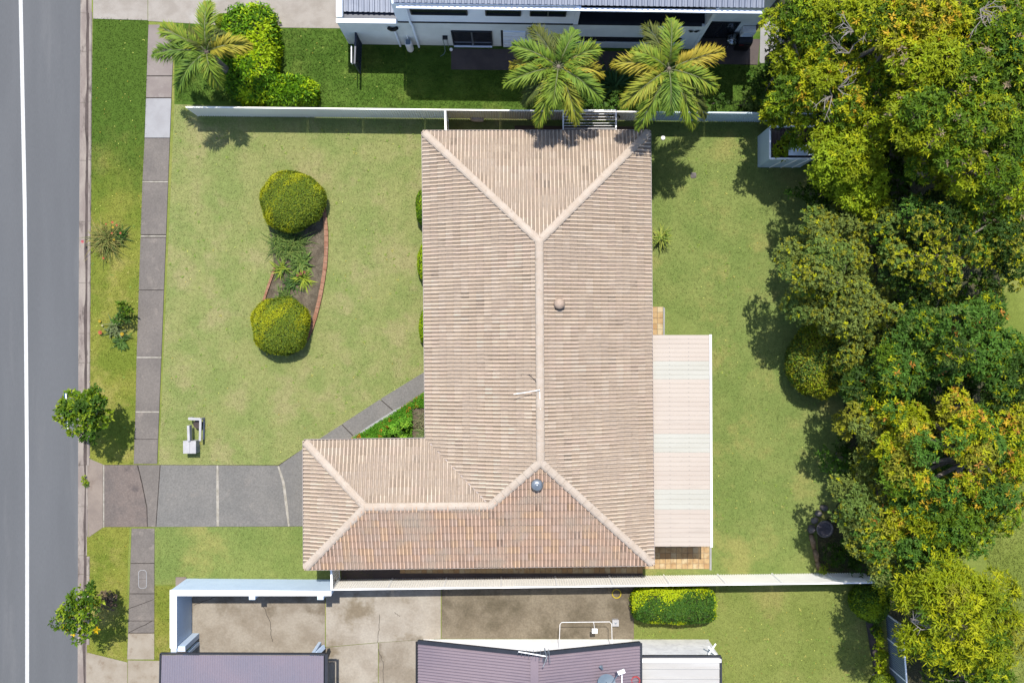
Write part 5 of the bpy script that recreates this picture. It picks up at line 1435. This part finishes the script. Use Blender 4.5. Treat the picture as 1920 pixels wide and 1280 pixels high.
bush('bright yellow leaved ground cover shrub beside the slate fence', [(1650, 1245, 9, 30, .15, .3), (1646, 1205, 8, 22, .15, .3)], [(L_LIME, 3), (np.array(AL(196, 206, 40)), 2)], [(np.array(AL(206, 214, 50)), 1)], 99, k=6, L=.11, W=.06, dens=70, rb=.2)
bush('pale green ground cover shrub by the dark sleeper under the glossy bush', [(1644, 1170, 9, 22, .15, .3)], [(L_SAGE, 3), (L_GR, 2)], [(L_LIME, 1)], 100, k=6, L=.09, W=.05, dens=60, rb=.2)

bush('small bright weed clump growing in the gutter beside the crossover', [(159, 902, 5, 11, .02, .10)], [(L_LIME, 3), (L_GR, 2)], [(L_LIME, 1)], 104, name='weed_clump', cat='weed', k=6, L=.07, W=.035, dens=120, rb=.1)
# triangular bed by the garden path
area('garden_bed', [(642, 832), (660, 820), (740, 772), (830, 712), (830, 850), (642, 850)], .014, 'soil')
gcr = np.random.default_rng(7)
tri = [(655, 826), (742, 772), (806, 730), (806, 832), (655, 832)]
def in_poly(pts, poly):
    x, y = pts[:, 0], pts[:, 1]; ins = np.zeros(len(pts), bool); n = len(poly)
    for i in range(n):
        x0, y0 = poly[i]; x1, y1 = poly[(i + 1) % n]
        if y0 == y1: continue
        c = ((y0 > y) != (y1 > y)) & (x < (x1 - x0) * (y - y0) / (y1 - y0) + x0)
        ins ^= c
    return ins
def sample(poly, n, rng):
    pa_ = np.array(poly, float); lo, hi = pa_.min(0), pa_.max(0); out = []
    tot = 0
    while tot < n:
        q = rng.uniform(lo, hi, (n, 2)); q = q[in_poly(q, poly)]
        out.append(q); tot += len(q)
    return np.concatenate(out)[:n]
def wpts(q, z):
    return np.stack([(q[:, 0] - 960) * S, (640 - q[:, 1]) * S, np.broadcast_to(z, len(q))], 1)
q = sample(tri, 1700, gcr); edge = (q[:, 0] > 772) & (q[:, 1] > 762)
q = q[~edge]; pw_ = wpts(q, gcr.uniform(.05, .16, len(q)))
ax_ = unit(np.stack([gcr.normal(0, .3, len(q)), gcr.normal(0, .3, len(q)), np.ones(len(q))], 1))
b_, d_, n_ = rosettes(pw_, ax_, 6, .09, .04, .4, gcr)
cc = pick([(np.array(AL(80, 130, 40)), 4), (np.array(AL(104, 146, 54)), 2), (np.array(AL(196, 120, 60)), .25)], len(q), gcr)
me = leaf_object('ground_cover', b_, d_, n_, np.full(len(b_), .10), np.full(len(b_), .045), np.repeat(cc, 6, 0), M['leaf_matt'])
o = bpy.data.objects.new('ground_cover', me); COL.objects.link(o)
tag(o, 'bright green ground cover filling the triangular bed by the garden path', 'ground cover', None, 'stuff')
bush('bright green rounded shrub in the triangular bed', [(750, 804, 24, 19, .35, .75)], [(np.array(AL(110, 160, 60)), 3), (np.array(AL(84, 132, 50)), 2)], [(np.array(AL(140, 180, 70)), 1)], 101, k=6, L=.11, W=.05, dens=46, rb=.26, m='leaf_matt')
straps('grey purple strappy plant against the inner corner of house', 793, 790, 70, .5, .035, [(np.array(AL(132, 126, 118)), 3), (np.array(AL(104, 110, 92)), 2)], 102, el=(.1, 1.1), spread=.16)
straps('silvery strappy plant under the eave below the garden path', 793, 815, 60, .5, .035, [(np.array(AL(124, 140, 104)), 3), (np.array(AL(104, 116, 92)), 2)], 103, el=(.1, 1.1), spread=.14)

# street trees
ST = 'street trees on the verge'
SL = [(np.array(AL(86, 114, 22)), 4), (np.array(AL(66, 96, 26)), 3)]
SLT = [(np.array(AL(122, 142, 28)), 4), (np.array(AL(160, 172, 60)), 1)]
tree('street_tree', 'round glossy street tree overhanging the kerb beside the driveway', 'tree', (206, 769), [(158, 778, 46, 40, 2.0, 3.2), (130, 770, 20, 24, 2.2, 2.8), (178, 750, 24, 18, 2.0, 2.8)], SL, SLT, 111, ST, .07, 12, zlow=False, k=7, L=.16, W=.085, dens=24, rb=.38, tipp=.35, cover=1.8)
tree('street_tree', 'looser street tree with a few yellow leaves over the kerb at lower left', 'tree', (199, 1121), [(150, 1152, 42, 38, 2.1, 3.2), (118, 1165, 20, 20, 2.2, 2.8), (156, 1115, 20, 17, 2.2, 2.9)], SL, SLT + [(np.array(AL(222, 180, 20)), .35)], 112, ST, .08, 12, zlow=False, k=6, L=.16, W=.085, dens=20, rb=.36, tipp=.4, cover=1.6)

# palms
PG = [np.array(AL(92, 120, 56)), np.array(AL(110, 134, 54)), np.array(AL(124, 142, 54))]
PY = [np.array(AL(160, 152, 66)), np.array(AL(166, 146, 60))]
PDK = [np.array(AL(78, 92, 50)), np.array(AL(96, 100, 56))]
def palm(label, cx, cy, zc, tips, seed, base_px):
    rng = np.random.default_rng(seed)
    b = G(*base_px); t = thing('palm_tree', label, 'palm tree', b, 'feather palms along the north fence')
    c0 = P(cx, cy, zc)
    part('trunk', MB().tube([b, b.lerp(c0, .5) + Vector((.05, 0, 0)), c0 - Vector((0, 0, .35)), c0 + Vector((0, 0, .1))], [.17, .13, .12, .07], 10), M['bark'], t, True)
    for tx, ty, kind, dz in tips:
        tip = P(tx, ty, zc + dz)
        ctl = c0.lerp(tip, .5) + Vector((0, 0, .75 + .25 * max(0, -dz)))
        bez = lambda u: c0 * (1 - u) ** 2 + ctl * 2 * u * (1 - u) + tip * u * u
        pal_ = {'g': PG, 'y': PY, 'd': PDK, 'm': [PG[1], PG[2], PG[2], PY[0]]}[kind]
        twist = rng.uniform(-.25, .25); gone = rng.uniform(.2, .9)
        vs, fs, cs = [], [], []
        NS = 58; Lf = (tip - c0).length
        basec = pal_[rng.integers(len(pal_))]
        for i in range(NS):
            u = .10 + .90 * i / (NS - 1)
            p = bez(u); tg = (bez(min(1, u + .02)) - bez(u - .02)).normalized()
            s = tg.cross(Vector((0, 0, 1))).normalized(); up = s.cross(tg)
            prof = math.sin(math.pi * min(1, (u * .86 + .12))) ** .6
            l = .60 * prof * rng.uniform(.8, 1.1) * min(1, Lf / 1.6)
            for ang in (0.05, math.pi - .05, .7, math.pi - .7, -.55, math.pi + .55):
                if abs(u - gone) < .03 and rng.random() < .7: continue
                ang += rng.normal(0, .24) + twist
                d = (s * math.cos(ang) + up * math.sin(ang)).normalized()
                d = (d * .80 + tg * (.45 + .5 * u)).normalized()
                ll = l * rng.uniform(.75, 1.2); w = .048
                q1 = p + d * ll * .5 + Vector((0, 0, -.02)); q2 = p + d * ll + Vector((0, 0, -.10 - .07 * rng.random()))
                wd_ = d.cross(up if abs(d.dot(up)) < .8 else s).normalized() * w / 2
                o = len(vs)
                vs += [p, q1 - wd_, q1 + wd_, q2]
                fs += [(o, o + 1, o + 2), (o + 1, o + 3, o + 2)]
                yel = pal_[rng.integers(len(pal_))] * .5 + basec * .5
                cc_ = yel * rng.uniform(.8, 1.15); cs += [cc_ * .9, cc_, cc_, cc_ * np.array([1.3, 1.2, 1.0])]
        fr_ = put('frond', raw_mesh('frond', np.array([tuple(v) for v in vs]), np.array(fs), np.array(cs), M['leaf']), t)
        part('rachis', MB().tube([bez(k / 7) for k in range(8)], [.03 - .0032 * k for k in range(8)], 5), PALM_STEM, fr_, True)
PALM_STEM = mat('palm_stem', A(150, 158, 110), A(128, 138, 92), s1=4, famt=.1, bump=0, rough=.6)
palm('small feather palm over the footpath at top left', 388, 98, 4.0,
     [(392, 4, 'm', -.1), (300, 52, 'm', -.3), (286, 104, 'g', -.7), (334, 172, 'g', -.8), (412, 166, 'm', -.7), (470, 86, 'y', -.4), (420, 60, 'd', -.2), (352, 60, 'd', -.6)], 121, (444, 152))
palm('dense green feather palm right of the dark terrace', 1047, 126, 5.0,
     [(996, 52, 'd', -.9), (1078, 58, 'g', -.1), (1124, 92, 'm', -.5), (1130, 140, 'y', -.9), (962, 86, 'g', -.2), (946, 158, 'g', -.4), (982, 196, 'd', -1.0), (1036, 200, 'g', .1), (1128, 186, 'g', -.2), (1008, 236, 'm', -.8), (1082, 232, 'm', -.8), (1050, 66, 'd', -.9), (958, 124, 'y', -1.0)], 122, (1037, 190))
palm('yellow tipped feather palm nearest the back lawn', 1254, 130, 5.2,
     [(1208, 46, 'd', -.9), (1258, 36, 'm', .1), (1358, 98, 'y', -.5), (1344, 166, 'm', -.2), (1148, 120, 'y', -.6), (1186, 96, 'm', 0), (1166, 198, 'm', -.4), (1196, 242, 'm', -.9), (1256, 212, 'g', .1), (1300, 240, 'm', -.8), (1322, 220, 'd', -1.0), (1232, 80, 'd', -.6)], 123, (1218, 192))

# ------------------------------------------------------------------ grass blades over the turf
def grass(label, poly, dens, m, seed, h=.045, w=.022, holes=()):
    rng = np.random.default_rng(seed)
    pa_ = np.array(poly, float)
    a = abs(sum(pa_[i][0] * pa_[(i + 1) % len(pa_)][1] - pa_[(i + 1) % len(pa_)][0] * pa_[i][1] for i in range(len(pa_)))) / 2 * S * S
    n = int(a * dens)
    q = sample(poly, n, rng)
    for hpoly in holes: q = q[~in_poly(q, hpoly)]
    n = len(q)
    p = wpts(q, .004)
    ang = rng.uniform(0, 2 * np.pi, n); s = np.stack([np.cos(ang), np.sin(ang), np.zeros(n)], 1)
    lean = rng.normal(0, .6, (n, 2)); hh = h * rng.uniform(.5, 1.5, n)
    tip = p + np.concatenate([lean * hh[:, None] * 1.3, hh[:, None]], 1)
    ww = (w * rng.uniform(.6, 1.3, n))[:, None]
    v = np.stack([p - s * ww / 2, p + s * ww / 2, tip], 1).reshape(-1, 3)
    f = np.arange(3 * n).reshape(-1, 3)
    o = bpy.data.objects.new('grass', raw_mesh('grass', v, f, None, M[m])); COL.objects.link(o)
    tag(o, label, 'grass', None, 'stuff')
HOUSE_GP = [(808, 270), (1205, 270), (1205, 1040), (590, 1045), (590, 838), (640, 796), (830, 676)]
KID = [(505, 425), (600, 390), (616, 440), (612, 500), (600, 570), (580, 640), (555, 665), (520, 640), (497, 560), (515, 505)]
grass('short dry grass of the front lawn', FRONT, 330, 'g_front', 201, .035, holes=(HOUSE_GP, KID))
grass('short grass strip below the driveway', FRONT_S, 330, 'g_back', 202, .04, holes=([(544, 830), (700, 830), (700, 1045), (590, 1045), (590, 987)],))
grass('short grass of the back lawn', [(1205, 228), (1640, 228), (1600, 1068), (1340, 1074), (1336, 628), (1248, 575), (1205, 570)], 330, 'g_back', 203, .04)
grass('lush grass beside the grey rendered house', [(515, 54), (650, 57), (660, 88), (844, 92), (844, 132), (1200, 136), (1300, 124), (1440, 124), (1440, 214), (590, 204), (590, 152), (515, 152)], 420, 'g_north', 204, .07, .03)
grass('lush grass around the small palm', [(330, 46), (440, 54), (440, 190), (330, 192)], 420, 'g_north', 205, .07, .03)
grass('green grass at the top of the verge', VERGE_N, 420, 'g_verge', 206, .05)
grass('dry grass in the middle of the verge', VERGE, 420, 'g_verge', 207, .04)
grass('grass at the bottom of the verge', VERGE_S, 420, 'g_verge', 208, .04)
grass('grass behind the oblong hedge', [(1192, 1105), (1650, 1105), (1625, 1160), (1645, 1300), (1352, 1300), (1340, 1197), (1192, 1195)], 380, 'g_south', 209, .04)
grass('narrow grass strip outside the blue wall', SOUTH_V[:2] + [(328, 1226), (300, 1238), (288, 1236)], 420, 'g_verge', 210, .045)
grass('rough grass of the reserve at the right edge', [(1850, 900), (2000, 900), (2000, 1330), (1850, 1330)], 300, 'g_east', 211, .08, .03)
# broad leaved weeds in the turf
wrg = np.random.default_rng(31)
q = np.concatenate([sample(FRONT, 420, wrg), sample([(1225, 240), (1600, 240), (1530, 1060), (1340, 1070), (1340, 640)], 330, wrg), sample(VERGE, 120, wrg), sample([(1200, 1180), (1640, 1120), (1640, 1280), (1350, 1280)], 140, wrg)])
q = q[~in_poly(q, HOUSE_GP) & ~in_poly(q, KID)]
fld = np.sin(q[:, 0] * .021) + np.sin(q[:, 1] * .027 + 1) + np.sin(q[:, 0] * .05 - q[:, 1] * .043)
q = q[fld + wrg.normal(0, .6, len(q)) > .1]
b_, d_, n_ = rosettes(wpts(q, .02), unit(np.stack([wrg.normal(0, .1, len(q)), wrg.normal(0, .1, len(q)), np.ones(len(q))], 1)), 7, .09, .04, .25, wrg)
me = leaf_object('weeds', b_, d_, n_, wrg.uniform(.04, .09, len(b_)), wrg.uniform(.02, .04, len(b_)), np.repeat(pick([(np.array(AL(140, 162, 96)), 3), (np.array(AL(152, 168, 100)), 2), (np.array(AL(186, 178, 124)), 1)], len(q), wrg), 7, 0), M['leaf_matt'])
o = bpy.data.objects.new('weeds', me); COL.objects.link(o)
tag(o, 'flat broad leaved weeds dotted through the lawns', 'weeds', None, 'stuff')
# fallen petals and leaves on the lawns
frg = np.random.default_rng(77)
q = np.concatenate([sample(FRONT, 120, frg), sample([(1225, 240), (1620, 240), (1530, 1060), (1340, 1070), (1340, 640)], 110, frg), sample(VERGE, 50, frg), sample(VERGE_S, 20, frg), sample(VERGE_N, 30, frg), sample([(1200, 1180), (1640, 1120), (1640, 1280), (1350, 1280)], 50, frg), sample([(560, 60), (650, 70), (830, 100), (760, 200), (560, 190)], 25, frg)])
q = q[~in_poly(q, HOUSE_GP)]
p_ = wpts(q, .035); n = len(q)
dd = unit(np.stack([frg.normal(0, 1, n), frg.normal(0, 1, n), frg.normal(0, .2, n)], 1))
me = leaf_object('fallen_petals', p_, dd, unit(np.stack([frg.normal(0, .2, n), frg.normal(0, .2, n), np.ones(n)], 1)), np.full(n, .045), np.full(n, .035),
                 pick([(np.array(AL(230, 226, 150)), 3), (np.array(AL(200, 170, 90)), 2), (np.array(AL(150, 120, 80)), 1)], n, frg), M['leaf_matt'])
o = bpy.data.objects.new('fallen_petals', me); COL.objects.link(o)
tag(o, 'pale fallen petals and leaves scattered over the lawns', 'fallen leaves', None, 'stuff')
